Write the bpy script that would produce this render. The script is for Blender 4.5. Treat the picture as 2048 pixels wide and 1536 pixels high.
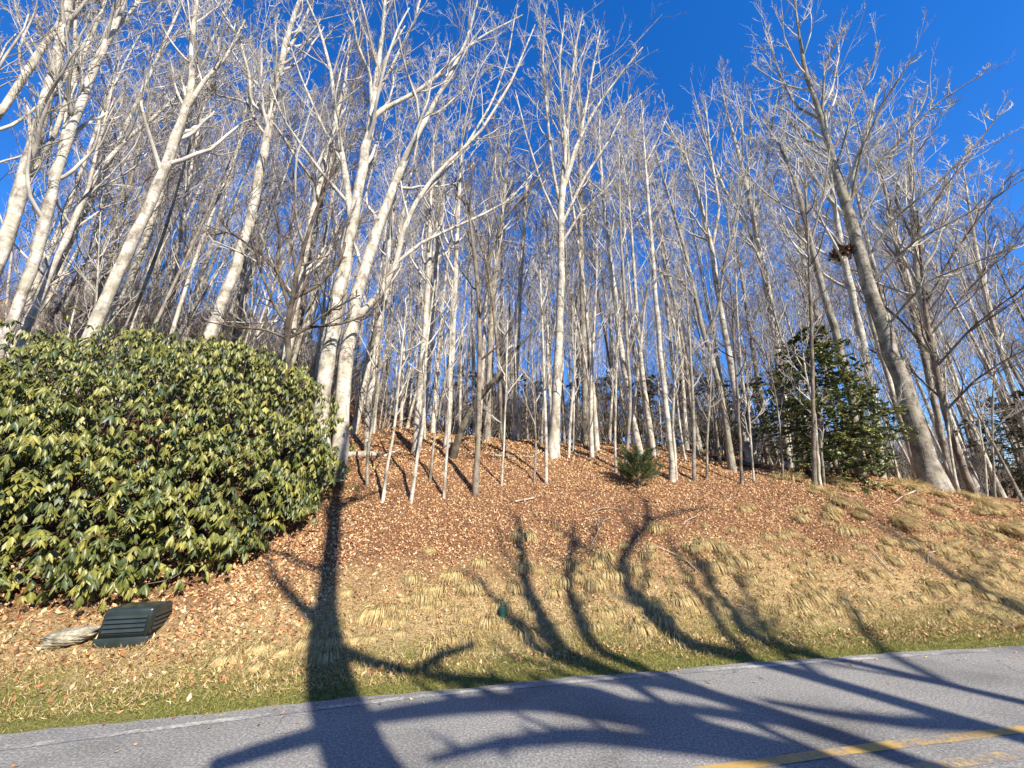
import bpy, bmesh, math, random
import numpy as np
from mathutils import Matrix, Vector

random.seed(5)
RNG = np.random.default_rng(11)
for o in list(bpy.data.objects):
    bpy.data.objects.remove(o)
scene = bpy.context.scene
COL = scene.collection

# ------------------------------------------------------------------ camera, sky, sun, exposure
EYE = np.array([0.0, 0.0, 1.7])
PITCH = math.radians(19.2)
FPX = 769.0
cam_d = bpy.data.cameras.new('camera')
cam_d.sensor_width = 36.0
cam_d.lens = FPX / 2048 * 36.0
cam_d.clip_start = 0.05
cam_d.clip_end = 2000
cam = bpy.data.objects.new('camera', cam_d)
COL.objects.link(cam)
cam.location = EYE
cam.rotation_euler = (math.pi / 2 + PITCH, 0, 0)
scene.camera = cam

SUN_EL = math.radians(37)
SUN_AZ = math.radians(147)          # clockwise from +Y
SUNV = np.array([math.sin(SUN_AZ) * math.cos(SUN_EL), math.cos(SUN_AZ) * math.cos(SUN_EL), math.sin(SUN_EL)])
world = bpy.data.worlds.new('World')
scene.world = world
world.use_nodes = True
wn = world.node_tree
wn.nodes.clear()
sky = wn.nodes.new('ShaderNodeTexSky')
sky.sky_type = 'NISHITA'
sky.sun_disc = False
sky.sun_elevation = SUN_EL
sky.sun_rotation = SUN_AZ
sky.altitude = 0
sky.air_density = 1.0
sky.dust_density = 0.0
sky.ozone_density = 4.0
hs = wn.nodes.new('ShaderNodeHueSaturation')
hs.inputs['Saturation'].default_value = 1.32
hs.inputs['Hue'].default_value = 0.512
bg = wn.nodes.new('ShaderNodeBackground')
bg.inputs['Strength'].default_value = 0.13
wo = wn.nodes.new('ShaderNodeOutputWorld')
wn.links.new(sky.outputs[0], hs.inputs['Color'])
wn.links.new(hs.outputs[0], bg.inputs[0])
wn.links.new(bg.outputs[0], wo.inputs[0])
sl = bpy.data.lights.new('sun', 'SUN')
sl.energy = 5.0
sl.angle = math.radians(0.53)
sl.color = (1.0, 0.92, 0.79)
sun = bpy.data.objects.new('sun', sl)
COL.objects.link(sun)
sun.rotation_euler = Vector(SUNV).to_track_quat('Z', 'Y').to_euler()
sun.location = (10, -15, 20)
scene.view_settings.view_transform = 'Standard'
scene.view_settings.look = 'None'
scene.view_settings.gamma = 1
scene.view_settings.exposure = 1.03
scene.view_settings.use_curve_mapping = False
scene.render.resolution_x = 1024
scene.render.resolution_y = 768

# ------------------------------------------------------------------ helpers
FW = np.array([0, math.cos(PITCH), math.sin(PITCH)])
UPV = np.array([0, -math.sin(PITCH), math.cos(PITCH)])
def ray(px, py):
    u = (px - 1024) / FPX; v = (768 - py) / FPX
    return np.array([u, 0, 0]) + FW + v * UPV
def project(p):
    q = np.asarray(p, float) - EYE
    f = q @ FW
    return 1024 + q[..., 0] / f * FPX, 768 - (q @ UPV) / f * FPX, f
def norm(a):
    return a / np.maximum(np.linalg.norm(a, axis=-1, keepdims=True), 1e-9)
def tag(o, label=None, cat=None, group=None, kind=None):
    if label: o['label'] = label
    if cat: o['category'] = cat
    if group: o['group'] = group
    if kind: o['kind'] = kind
    return o
def empty(name, loc, label=None, cat=None, group=None):
    o = bpy.data.objects.new(name, None)
    COL.objects.link(o); o.location = loc
    o.empty_display_size = 0.2
    return tag(o, label, cat, group)
def make_mesh(name, V, F, mat, col=None, smooth=True):
    """V (n,3); F (m,3) or (m,4) int array, or a list of such arrays"""
    if not isinstance(F, (list, tuple)): F = [F]
    F = [np.asarray(f, np.int32) for f in F if len(f)]
    me = bpy.data.meshes.new(name)
    V = np.asarray(V, np.float32)
    nl = sum(f.size for f in F); nf = sum(len(f) for f in F)
    me.vertices.add(len(V)); me.vertices.foreach_set('co', V.ravel())
    me.loops.add(nl); me.loops.foreach_set('vertex_index', np.concatenate([f.ravel() for f in F]))
    me.polygons.add(nf)
    sizes = np.concatenate([np.full(len(f), f.shape[1], np.int32) for f in F])
    st = np.concatenate([[0], np.cumsum(sizes)[:-1]]).astype(np.int32)
    me.polygons.foreach_set('loop_start', st)
    me.polygons.foreach_set('use_smooth', np.full(nf, smooth))
    me.update(calc_edges=True)
    if col is not None:
        at = me.attributes.new('col', 'FLOAT_COLOR', 'POINT')
        c = np.ones((len(V), 4), np.float32); c[:, :3] = col
        at.data.foreach_set('color', c.ravel())
    if mat: me.materials.append(mat)
    return me
def link(name, me, parent=None, loc=None):
    o = bpy.data.objects.new(name, me); COL.objects.link(o)
    if parent: o.parent = parent
    if loc is not None: o.location = loc
    return o
def bm_obj(name, bm, mat, parent=None, smooth=False):
    me = bpy.data.meshes.new(name); bm.to_mesh(me); bm.free()
    me.materials.append(mat)
    if smooth:
        for p in me.polygons: p.use_smooth = True
    return link(name, me, parent)

# ------------------------------------------------------------------ materials
def mat_new(name):
    m = bpy.data.materials.new(name); m.use_nodes = True
    nt = m.node_tree
    return m, nt, nt.nodes['Principled BSDF']
def nd(nt, t, **kw):
    n = nt.nodes.new(t)
    for k, v in kw.items(): setattr(n, k, v)
    return n
def ramp(nt, stops):
    r = nt.nodes.new('ShaderNodeValToRGB'); e = r.color_ramp.elements
    while len(e) < len(stops): e.new(0.5)
    for el, (p, c) in zip(e, stops):
        el.position = p; el.color = (*c, 1) if len(c) == 3 else c
    return r
def noise(nt, scale, detail=4, vec=None, rough=0.55):
    n = nt.nodes.new('ShaderNodeTexNoise')
    n.inputs['Scale'].default_value = scale; n.inputs['Detail'].default_value = detail
    n.inputs['Roughness'].default_value = rough
    if vec is not None: nt.links.new(vec, n.inputs['Vector'])
    return n
def mix(nt, fac, a, b, mode='MIX'):
    m = nt.nodes.new('ShaderNodeMix'); m.data_type = 'RGBA'; m.blend_type = mode
    L = nt.links
    if isinstance(fac, (int, float)): m.inputs[0].default_value = fac
    else: L.new(fac, m.inputs[0])
    for i, s in ((6, a), (7, b)):
        if isinstance(s, tuple): m.inputs[i].default_value = (*s, 1)
        else: L.new(s, m.inputs[i])
    return m.outputs[2]
def bump(nt, h, strength, dist, bsdf):
    b = nt.nodes.new('ShaderNodeBump'); b.inputs['Strength'].default_value = strength
    b.inputs['Distance'].default_value = dist
    nt.links.new(h, b.inputs['Height']); nt.links.new(b.outputs[0], bsdf.inputs['Normal'])
def bark(name, light, mid, dark, patch=0.75):
    m, nt, b = mat_new(name)
    g = nd(nt, 'ShaderNodeNewGeometry')
    mp = nd(nt, 'ShaderNodeMapping'); mp.inputs['Scale'].default_value = (1, 1, 0.35)
    nt.links.new(g.outputs['Position'], mp.inputs[0])
    n1 = noise(nt, 7, 6, mp.outputs[0], 0.72)
    r = ramp(nt, [(0.30, dark), (0.47, mid), (0.62, light)])
    nt.links.new(n1.outputs[0], r.inputs[0])
    mp2 = nd(nt, 'ShaderNodeMapping'); mp2.inputs['Scale'].default_value = (1, 1, 3.0)
    nt.links.new(g.outputs['Position'], mp2.inputs[0])
    n2 = noise(nt, 7, 3, mp2.outputs[0])
    r2 = ramp(nt, [(0.34, (0.45, 0.42, 0.38)), (0.46, (1, 1, 1))])
    nt.links.new(n2.outputs[0], r2.inputs[0])
    c = mix(nt, patch, r.outputs[0], r2.outputs[0], 'MULTIPLY')
    n5 = noise(nt, 3.2, 4, g.outputs['Position'], 0.6)
    r5 = ramp(nt, [(0.36, (0.5, 0.47, 0.43)), (0.5, (0.88, 0.87, 0.85)), (0.64, (1.12, 1.12, 1.12))]); nt.links.new(n5.outputs[0], r5.inputs[0])
    c = mix(nt, 0.9, c, r5.outputs[0], 'MULTIPLY')
    # lichen
    n3 = noise(nt, 2.4, 5, g.outputs['Position'])
    r3 = ramp(nt, [(0.50, (0, 0, 0)), (0.62, (1, 1, 1))]); nt.links.new(n3.outputs[0], r3.inputs[0])
    f = nd(nt, 'ShaderNodeMath', operation='MULTIPLY'); f.inputs[1].default_value = 0.45
    nt.links.new(r3.outputs[0], f.inputs[0])
    c = mix(nt, f.outputs[0], c, tuple(0.5 * (a + q) for a, q in zip(mid, (0.40, 0.39, 0.24))))
    nt.links.new(c, b.inputs['Base Color'])
    b.inputs['Roughness'].default_value = 0.9
    b.inputs['Specular IOR Level'].default_value = 0.15
    mp3 = nd(nt, 'ShaderNodeMapping'); mp3.inputs['Scale'].default_value = (1, 1, 0.22)
    nt.links.new(g.outputs['Position'], mp3.inputs[0])
    n4 = noise(nt, 38, 4, mp3.outputs[0])
    bump(nt, n4.outputs[0], 0.6, 0.02, b)
    return m
M = {}
M['bark_pale'] = bark('bark_pale', (0.66, 0.61, 0.53), (0.45, 0.41, 0.35), (0.14, 0.12, 0.10))
M['bark_grey'] = bark('bark_grey', (0.40, 0.36, 0.30), (0.26, 0.23, 0.19), (0.10, 0.085, 0.07))
M['bark_brown'] = bark('bark_brown', (0.30, 0.25, 0.20), (0.19, 0.155, 0.125), (0.08, 0.065, 0.05))
M['bark_dead'] = bark('bark_dead', (0.13, 0.105, 0.085), (0.075, 0.06, 0.05), (0.03, 0.025, 0.02))
M['log_pale'] = bark('log_pale', (0.62, 0.56, 0.46), (0.45, 0.39, 0.31), (0.20, 0.17, 0.13))
def twig(name, c1, c2):
    m, nt, b = mat_new(name)
    g = nd(nt, 'ShaderNodeNewGeometry')
    n = noise(nt, 1.7, 3, g.outputs['Position'])
    r = ramp(nt, [(0.35, c1), (0.65, c2)]); nt.links.new(n.outputs[0], r.inputs[0])
    nt.links.new(r.outputs[0], b.inputs['Base Color'])
    b.inputs['Roughness'].default_value = 0.8; b.inputs['Specular IOR Level'].default_value = 0.2
    return m
M['twig_pale'] = twig('twig_pale', (0.26, 0.235, 0.20), (0.60, 0.555, 0.49))
M['twig_grey'] = twig('twig_grey', (0.23, 0.20, 0.18), (0.42, 0.38, 0.345))
M['twig_brown'] = twig('twig_brown', (0.09, 0.07, 0.06), (0.17, 0.13, 0.105))
def leafmat(name, rough=0.5, spec=0.4, trans=0.0, dull=None):
    m, nt, b = mat_new(name)
    a = nd(nt, 'ShaderNodeAttribute'); a.attribute_name = 'col'
    g = nd(nt, 'ShaderNodeNewGeometry')
    n = noise(nt, 40, 2, g.outputs['Position'])
    r = ramp(nt, [(0.3, (0.7, 0.7, 0.7)), (0.7, (1.15, 1.15, 1.15))]); nt.links.new(n.outputs[0], r.inputs[0])
    c = mix(nt, 1.0, a.outputs['Color'], r.outputs[0], 'MULTIPLY')
    if dull:
        c = mix(nt, g.outputs['Backfacing'], c, dull)
    nt.links.new(c, b.inputs['Base Color'])
    b.inputs['Roughness'].default_value = rough; b.inputs['Specular IOR Level'].default_value = spec
    if trans:
        t = nd(nt, 'ShaderNodeBsdfTranslucent'); nt.links.new(c, t.inputs['Color'])
        ms = nd(nt, 'ShaderNodeMixShader'); ms.inputs[0].default_value = trans
        nt.links.new(b.outputs[0], ms.inputs[1]); nt.links.new(t.outputs[0], ms.inputs[2])
        nt.links.new(ms.outputs[0], nt.nodes['Material Output'].inputs['Surface'])
    return m
M['rhodo'] = leafmat('rhododendron_leaf', 0.42, 0.42, 0.08, (0.16, 0.17, 0.07))
M['holly'] = leafmat('evergreen_leaf', 0.4, 0.5, 0.10)
M['needle'] = leafmat('needle', 0.55, 0.3, 0.10)
M['litter'] = leafmat('leaf_litter', 0.8, 0.08, 0.10)
M['grass'] = leafmat('grass_blade', 0.7, 0.2, 0.22)

def plain(name, c, rough, spec=0.5, var=0.25, scale=12):
    m, nt, b = mat_new(name)
    tc = nd(nt, 'ShaderNodeTexCoord')
    n = noise(nt, scale, 5, tc.outputs['Object'])
    r = ramp(nt, [(0.3, tuple(x * (1 - var) for x in c)), (0.7, tuple(x * (1 + var) for x in c))])
    nt.links.new(n.outputs[0], r.inputs[0]); nt.links.new(r.outputs[0], b.inputs['Base Color'])
    b.inputs['Roughness'].default_value = rough; b.inputs['Specular IOR Level'].default_value = spec
    return m, nt, b
M['green_plastic'], nt, b = plain('green_plastic', (0.020, 0.029, 0.028), 0.34, 0.5, 0.3, 6)
M['dark_slot'], nt, b = plain('dark_slot', (0.008, 0.012, 0.011), 0.6)
M['cap_green'], nt, b = plain('cap_green', (0.012, 0.075, 0.065), 0.4)
M['stone'], nt, b = plain('stone', (0.30, 0.27, 0.20), 0.9, 0.2, 0.65, 9)
tc_ = nd(nt, 'ShaderNodeTexCoord'); n_ = noise(nt, 14, 6, tc_.outputs['Object'], .7); bump(nt, n_.outputs[0], 0.9, 0.04, b)
M['board'], nt, b = plain('board', (0.62, 0.56, 0.46), 0.8, 0.2)

# asphalt
m, nt, b = mat_new('asphalt'); M['asphalt'] = m
g = nd(nt, 'ShaderNodeNewGeometry')
n1 = noise(nt, 48, 5, g.outputs['Position'], 0.8)
r1 = ramp(nt, [(0.30, (0.08, 0.079, 0.077)), (0.5, (0.21, 0.207, 0.20)), (0.70, (0.48, 0.47, 0.455))])
nt.links.new(n1.outputs[0], r1.inputs[0])
n2 = noise(nt, 0.9, 5, g.outputs['Position'])
r2 = ramp(nt, [(0.3, (0.60, 0.59, 0.57)), (0.5, (0.95, 0.94, 0.91)), (0.7, (1.10, 1.08, 1.03))]); nt.links.new(n2.outputs[0], r2.inputs[0])
c = mix(nt, 1.0, r1.outputs[0], r2.outputs[0], 'MULTIPLY')
v = nd(nt, 'ShaderNodeTexVoronoi', feature='DISTANCE_TO_EDGE'); v.inputs['Scale'].default_value = 1.3
nw = noise(nt, 3.0, 4, g.outputs['Position'])
va = nd(nt, 'ShaderNodeVectorMath', operation='MULTIPLY_ADD'); va.inputs[1].default_value = (0.35, 0.35, 0.35)
nt.links.new(nw.outputs['Color'], va.inputs[0]); nt.links.new(g.outputs['Position'], va.inputs[2])
nt.links.new(va.outputs[0], v.inputs['Vector'])
rc = ramp(nt, [(0.002, (1, 1, 1)), (0.006, (0, 0, 0))]); nt.links.new(v.outputs['Distance'], rc.inputs[0])
nk = noise(nt, 0.6, 2, g.outputs['Position']); rk = ramp(nt, [(0.58, (0, 0, 0)), (0.66, (.8, .8, .8))]); nt.links.new(nk.outputs[0], rk.inputs[0])
ck = nd(nt, 'ShaderNodeMath', operation='MULTIPLY'); nt.links.new(rc.outputs[0], ck.inputs[0]); nt.links.new(rk.outputs[0], ck.inputs[1])
c = mix(nt, ck.outputs[0], c, (0.018, 0.017, 0.016))
nt.links.new(c, b.inputs['Base Color']); b.inputs['Roughness'].default_value = 0.75
b.inputs['Specular IOR Level'].default_value = 0.12
bump(nt, n1.outputs[0], 0.7, 0.006, b)
def paint(name, c, lo, hi):
    m, nt, b = mat_new(name)
    g = nd(nt, 'ShaderNodeNewGeometry')
    n = noise(nt, 26, 6, g.outputs['Position'], 0.7); n0 = noise(nt, 2.2, 2, g.outputs['Position'])
    ad = nd(nt, 'ShaderNodeMath', operation='ADD'); nt.links.new(n.outputs[0], ad.inputs[0]); nt.links.new(n0.outputs[0], ad.inputs[1])
    r = ramp(nt, [(lo / 2, (0, 0, 0)), (hi / 2, (1, 1, 1))])
    hv = nd(nt, 'ShaderNodeMath', operation='MULTIPLY'); hv.inputs[1].default_value = 0.5; nt.links.new(ad.outputs[0], hv.inputs[0])
    nt.links.new(hv.outputs[0], r.inputs[0])
    n1 = noise(nt, 120, 3, g.outputs['Position'], 0.7)
    r1 = ramp(nt, [(0.32, (0.06, 0.06, 0.065)), (0.7, (0.28, 0.28, 0.28))]); nt.links.new(n1.outputs[0], r1.inputs[0])
    cc = mix(nt, r.outputs[0], r1.outputs[0], c)
    nt.links.new(cc, b.inputs['Base Color']); b.inputs['Roughness'].default_value = 0.7
    bump(nt, n1.outputs[0], 0.4, 0.004, b)
    return m
M['yellow_paint'] = paint('yellow_paint', (0.44, 0.28, 0.075), 0.80, 1.06)
M['worn_paint'] = paint('worn_yellow_paint', (0.50, 0.33, 0.10), 0.95, 1.25)
M['white_paint'] = paint('white_paint', (0.50, 0.48, 0.42), 0.92, 1.25)

# ground: zone attribute = distance beyond the road edge
m, nt, b = mat_new('ground_soil'); M['ground'] = m
g = nd(nt, 'ShaderNodeNewGeometry'); za = nd(nt, 'ShaderNodeAttribute'); za.attribute_name = 'zone'
nz = noise(nt, 1.3, 4, g.outputs['Position'])
am = nd(nt, 'ShaderNodeMath', operation='MULTIPLY_ADD'); am.inputs[1].default_value = 1.6; am.inputs[2].default_value = -0.8
nt.links.new(nz.outputs[0], am.inputs[0])
ad = nd(nt, 'ShaderNodeMath', operation='ADD'); nt.links.new(za.outputs['Fac'], ad.inputs[0]); nt.links.new(am.outputs[0], ad.inputs[1])
mr = nd(nt, 'ShaderNodeMapRange'); mr.inputs['From Min'].default_value = 0; mr.inputs['From Max'].default_value = 4
nt.links.new(ad.outputs[0], mr.inputs[0])
nf = noise(nt, 45, 6, g.outputs['Position'], 0.75)
rg = ramp(nt, [(0.35, (0.06, 0.07, 0.016)), (0.5, (0.22, 0.21, 0.06)), (0.66, (0.38, 0.34, 0.13))]); nt.links.new(nf.outputs[0], rg.inputs[0])
rs = ramp(nt, [(0.35, (0.12, 0.08, 0.04)), (0.5, (0.44, 0.31, 0.15)), (0.66, (0.68, 0.52, 0.29))]); nt.links.new(nf.outputs[0], rs.inputs[0])
rl = ramp(nt, [(0.35, (0.035, 0.018, 0.011)), (0.5, (0.20, 0.098, 0.052)), (0.68, (0.44, 0.25, 0.14))]); nt.links.new(nf.outputs[0], rl.inputs[0])
f1 = ramp(nt, [(0.12, (0, 0, 0)), (0.30, (1, 1, 1))]); nt.links.new(mr.outputs[0], f1.inputs[0])
f2 = ramp(nt, [(0.38, (0, 0, 0)), (0.62, (1, 1, 1))]); nt.links.new(mr.outputs[0], f2.inputs[0])
c = mix(nt, f1.outputs[0], rg.outputs[0], rs.outputs[0]); c = mix(nt, f2.outputs[0], c, rl.outputs[0])
nt.links.new(c, b.inputs['Base Color']); b.inputs['Roughness'].default_value = 0.95; b.inputs['Specular IOR Level'].default_value = 0.1
bump(nt, nf.outputs[0], 1.0, 0.05, b)

# ------------------------------------------------------------------ terrain
def edge(x):
    x = np.asarray(x, float)
    xc = np.clip(x, -10, 14)
    e = 5.03 + 0.225 * xc - 0.006 * xc ** 2
    sl = 0.225 - 0.012 * xc
    return e + (x - xc) * sl
KD = np.array([-60, -8, -4.4, -3.7, -3.4, 0.02, .4, .8, 1.5, 2.2, 3.0, 3.7, 4.5, 6, 8, 12, 20, 40, 80, 180, 400])
_N = [27, .8, .15, .0, -.07, -.05]  # rises to an unseen hill behind the camera, added to block sky light
PROF = {
 -9: _N + [.02, .08, .25, .55, 1.0, 1.5, 2.1, 3.2, 4.4, 6.6, 10.5, 20, 33, 50, 60],
 0:  _N + [.03, .10, .45, 1.0, 1.6, 2.1, 2.65, 3.5, 4.2, 5.0, 6.5, 10.2, 17, 28, 35],
 4:  _N + [.03, .10, .5, 1.15, 1.8, 2.3, 2.8, 3.5, 4.1, 4.9, 6.3, 9.8, 16, 26, 32],
 8.3: _N + [.03, .10, .6, 1.3, 2.05, 2.6, 2.85, 3.05, 3.2, 3.5, 4.1, 7.2, 13, 23, 28],
 13: _N + [.03, .10, .5, 1.1, 1.75, 2.05, 2.15, 2.2, 2.15, 1.9, 1.8, 5, 12, 22, 28]}
FD = np.linspace(-60, 400, 9201)
def _fine(p):
    f = np.interp(FD, KD, p)
    k = np.hanning(15); k /= k.sum()
    g_ = np.convolve(np.pad(f, 7, mode='edge'), k, 'valid')
    k2 = np.hanning(81); k2 /= k2.sum()
    g2 = np.convolve(np.pad(f, 40, mode='edge'), k2, 'valid')
    w = np.clip((FD - 2.5) / 3, 0, 1)
    return g_ * (1 - w) + g2 * w
PK = sorted(PROF); PF = [_fine(PROF[k]) for k in PK]
def height(x, y):
    x = np.asarray(x, float); y = np.asarray(y, float)
    d = y - edge(x)
    zs = [np.interp(d, FD, p) for p in PF]
    z = np.zeros_like(d)
    xx = np.clip(x / np.maximum(1, y / 10), PK[0], PK[-1])
    for i in range(len(PK) - 1):
        a, b_ = PK[i], PK[i + 1]
        t = np.clip((xx - a) / (b_ - a), 0, 1); t = t * t * (3 - 2 * t)
        inside = (xx >= a) & ((xx < b_) | (i == len(PK) - 2)) & (xx <= b_)
        z = np.where(inside, zs[i] * (1 - t) + zs[i + 1] * t, z)
    w = np.clip((d - 0.4) / 2.0, 0, 1)
    bmp = (np.sin(1.9 * x + .7 * y) * np.sin(1.3 * y - .8 * x + 1) * .07 + np.sin(4.1 * x + 1.2) * np.sin(4.7 * y + .4 * x) * .025
           + np.sin(9.3 * x - 3.1 * y) * np.sin(8.1 * y + 2 * x) * .012 + np.sin(.31 * x + 1.7) * np.sin(.27 * y) * .25 * np.clip((d - 8) / 8, 0, 1))
    return z + w * bmp + 0.010 * np.sin(7 * x) * np.sin(6 * y + x) * np.clip(d / .3, 0, 1)
def hit(px, py, tmax=15.5):
    r = ray(px, py)
    t = np.linspace(1.5, tmax, 6000)
    P = EYE + t[:, None] * r
    below = P[:, 2] < np.where(P[:, 1] - edge(P[:, 0]) < 0, 0, height(P[:, 0], P[:, 1]))
    i = int(np.argmax(below))
    if not below.any(): return hit(px, py + 3, tmax)
    p = P[i].copy(); p[2] = max(0 if p[1] - edge(p[0]) < 0 else -9, float(height(p[0], p[1])))
    return p
def axis_pts(segs):
    out = []
    for a, b_, s in segs:
        out.append(np.arange(a, b_, s))
    return np.concatenate(out)
gx = axis_pts([(-260, -60, 20), (-60, -16, 2), (-16, -8, .4), (-8, 14, .1), (14, 20, .4), (20, 60, 2), (60, 261, 20)])
gy = axis_pts([(-58, -6, 4), (-6, 3.2, .4), (3.2, 12, .1), (12, 20, .4), (20, 70, 2), (70, 401, 20)])
GX, GY = np.meshgrid(gx, gy)
GZ = height(GX, GY)
nx, ny = len(gx), len(gy)
I = np.arange(nx * ny).reshape(ny, nx)
Q = np.stack([I[:-1, :-1], I[:-1, 1:], I[1:, 1:], I[1:, :-1]], -1).reshape(-1, 4)
me = make_mesh('ground', np.stack([GX, GY, GZ], -1).reshape(-1, 3), Q, M['ground'])
at = me.attributes.new('zone', 'FLOAT', 'POINT')
at.data.foreach_set('value', (GY - edge(GX)).astype(np.float32).ravel())
tag(link('ground', me), 'leaf covered bank and wooded hillside above the road', None, None, 'structure')

def strip(name, off0, off1, z, mat, xs, parent=None, jit0=0, jit1=0, thick=0):
    a0 = off0(xs) if callable(off0) else np.full(len(xs), off0)
    a1 = off1(xs) if callable(off1) else np.full(len(xs), off1)
    e = edge(xs)
    y0 = e + a0 + jit0 * (np.sin(xs * 3.1) + np.sin(xs * 7.7 + 1) * .6 + np.sin(xs * 17 + 2) * .4)
    y1 = e + a1 + jit1 * (np.sin(xs * 2.7) + np.sin(xs * 8.3 + 2) * .6 + np.sin(xs * 19 + 1) * .4)
    n = len(xs)
    V = np.concatenate([np.stack([xs, y0, np.full(n, z)], 1), np.stack([xs, y1, np.full(n, z)], 1)])
    i = np.arange(n - 1)
    F = np.stack([i, i + 1, i + 1 + n, i + n], 1)
    if thick:
        V = np.concatenate([V, V - [0, 0, thick]])
        F = np.concatenate([F, np.stack([i + n, i + 1 + n, i + 1 + 3 * n, i + 3 * n], 1), np.stack([i + 1, i, i + 2 * n, i + 1 + 2 * n], 1)])
    return link(name, make_mesh(name, V, F, mat, smooth=False), parent)
xs = np.arange(-60, 60, 0.05)
road = tag(strip('road', -3.75, 0.0, 0.0, M['asphalt'], xs, jit0=.02, jit1=.018, thick=.12), 'grey asphalt road with worn painted lines', None, None, 'structure')
xm = np.arange(-14, 16, 0.05)
strip('edge_line', lambda x: -.16 - .16 * np.clip((-1 - x) / 3, 0, 1.3), lambda x: -.085 - .16 * np.clip((-1 - x) / 3, 0, 1.3), 0.004, M['white_paint'], xm[xm < 6.5], road)
strip('centre_line', -1.89, -1.79, 0.004, M['yellow_paint'], xm, road, .004, .004)
strip('centre_line', -2.17, -2.07, 0.004, M['worn_paint'], xm, road, .004, .004)

# ------------------------------------------------------------------ tubes and growing
def tubes(P, R, k):
    N, n, _ = P.shape
    T = np.empty_like(P)
    T[:, 1:-1] = P[:, 2:] - P[:, :-2]; T[:, 0] = P[:, 1] - P[:, 0]; T[:, -1] = P[:, -1] - P[:, -2]
    T = norm(T)
    mean = norm(P[:, -1] - P[:, 0])
    ref = np.where(np.abs(mean[:, 1:2]) < 0.8, np.array([[0, 1., 0]]), np.array([[1., 0, 0]]))[:, None, :]
    A = norm(np.cross(T, np.broadcast_to(ref, T.shape))); B = np.cross(T, A)
    an = np.arange(k) * 2 * np.pi / k
    V = P[:, :, None] + R[:, :, None, None] * (np.cos(an)[None, None, :, None] * A[:, :, None] + np.sin(an)[None, None, :, None] * B[:, :, None])
    base = (np.arange(N) * n * k)[:, None, None] + (np.arange(n - 1) * k)[None, :, None]
    j = np.arange(k); j2 = (j + 1) % k
    Fq = np.stack([base + j, base + j2, base + j2 + k, base + j + k], -1).reshape(-1, 4)
    return V.reshape(-1, 3), Fq
def join(parts):
    Vs, Fs, o = [], [], 0
    for V, F in parts:
        Vs.append(V); Fs.append(F + o); o += len(V)
    return np.concatenate(Vs), np.concatenate(Fs)
def sample(P, R, idx, f):
    n = P.shape[1]; s = f * (n - 1); i = np.minimum(s.astype(int), n - 2); w = (s - i)[:, None]
    p = P[idx, i] * (1 - w) + P[idx, i + 1] * w
    r = R[idx, i] * (1 - w[:, 0]) + R[idx, i + 1] * w[:, 0]
    return p, norm(P[idx, i + 1] - P[idx, i]), r
def grow(P, R, nper, f0, f1, ang, lenf, npts, up, wig, rs, rmin, rng, taper=0.5, L=None, rend=0.35):
    N = len(P)
    if L is None: L = np.linalg.norm(np.diff(P, axis=1), axis=2).sum(1)
    idx = np.repeat(np.arange(N), nper); Mx = len(idx)
    f = f0 + (f1 - f0) * ((np.tile(np.arange(nper), N) + rng.random(Mx)) / nper)
    p, T, r = sample(P, R, idx, f)
    u = norm(np.cross(T, rng.normal(size=(Mx, 3))))
    a = np.radians(rng.uniform(ang[0], ang[1], Mx))[:, None]
    d = norm(np.cos(a) * T + np.sin(a) * u)
    ln = lenf * L[idx] * (1 - taper * (f - f0) / max(f1 - f0, .01)) * rng.uniform(.6, 1.25, Mx)
    seg = (ln / (npts - 1))[:, None]
    out = np.empty((Mx, npts, 3)); out[:, 0] = p
    for q in range(1, npts):
        d = norm(d + np.array([0, 0, up]) + wig * rng.normal(size=(Mx, 3)))
        out[:, q] = out[:, q - 1] + d * seg
    r0 = np.maximum(r * rs * rng.uniform(.8, 1.1, Mx), rmin)
    R2 = r0[:, None] * np.linspace(1, rend, npts)[None]
    return out, np.maximum(R2, rmin * .55)
def crown_from(levels, rng, dens=(9, 7, 6), lens=(.44, .46, .5), f0=(.3, .2, .2), up=(.10, .12, .12), wig=(.09, .10, .11), rmin=(.009, .006, .004), ang=((24, 48), (22, 48), (20, 45))):
    """levels: list of (P,R) primary limbs; grows two or three more orders; returns mesh arrays"""
    parts = []
    for (P, R) in levels:
        cur = (P, R)
        for i in range(len(dens)):
            npts = (5, 4, 2)[i] if len(dens) == 3 else (5, 4)[i]
            cur = grow(cur[0], cur[1], dens[i], f0[i], .98, ang[i], lens[i], npts, up[i], wig[i], .52, rmin[i], rng)
            parts.append(tubes(cur[0], cur[1], 3))
    return parts

def resample(pts, w, n):
    pts = np.asarray(pts, float); w = np.asarray(w, float)
    s = np.concatenate([[0], np.cumsum(np.linalg.norm(np.diff(pts, axis=0), axis=1))]); s /= s[-1]
    # smooth (Catmull-like) by interpolating then filtering
    t = np.linspace(0, 1, n)
    fine = np.linspace(0, 1, n * 8)
    P = np.stack([np.interp(fine, s, pts[:, k]) for k in range(3)], 1)
    kk = max(3, (n * 8 // (len(pts) * 2)) | 1)
    ker = np.hanning(kk + 2)[1:-1]; ker /= ker.sum()
    padn = kk // 2
    pre = P[0] + (P[0] - P[1:padn + 1][::-1]); post = P[-1] + (P[-1] - P[-padn - 1:-1][::-1])
    Pp = np.concatenate([pre, P, post])
    P = np.stack([np.convolve(Pp[:, k], ker, 'valid') for k in range(3)], 1)
    return np.stack([np.interp(t, fine, P[:, k]) for k in range(3)], 1), np.interp(t, s, w)

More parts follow.
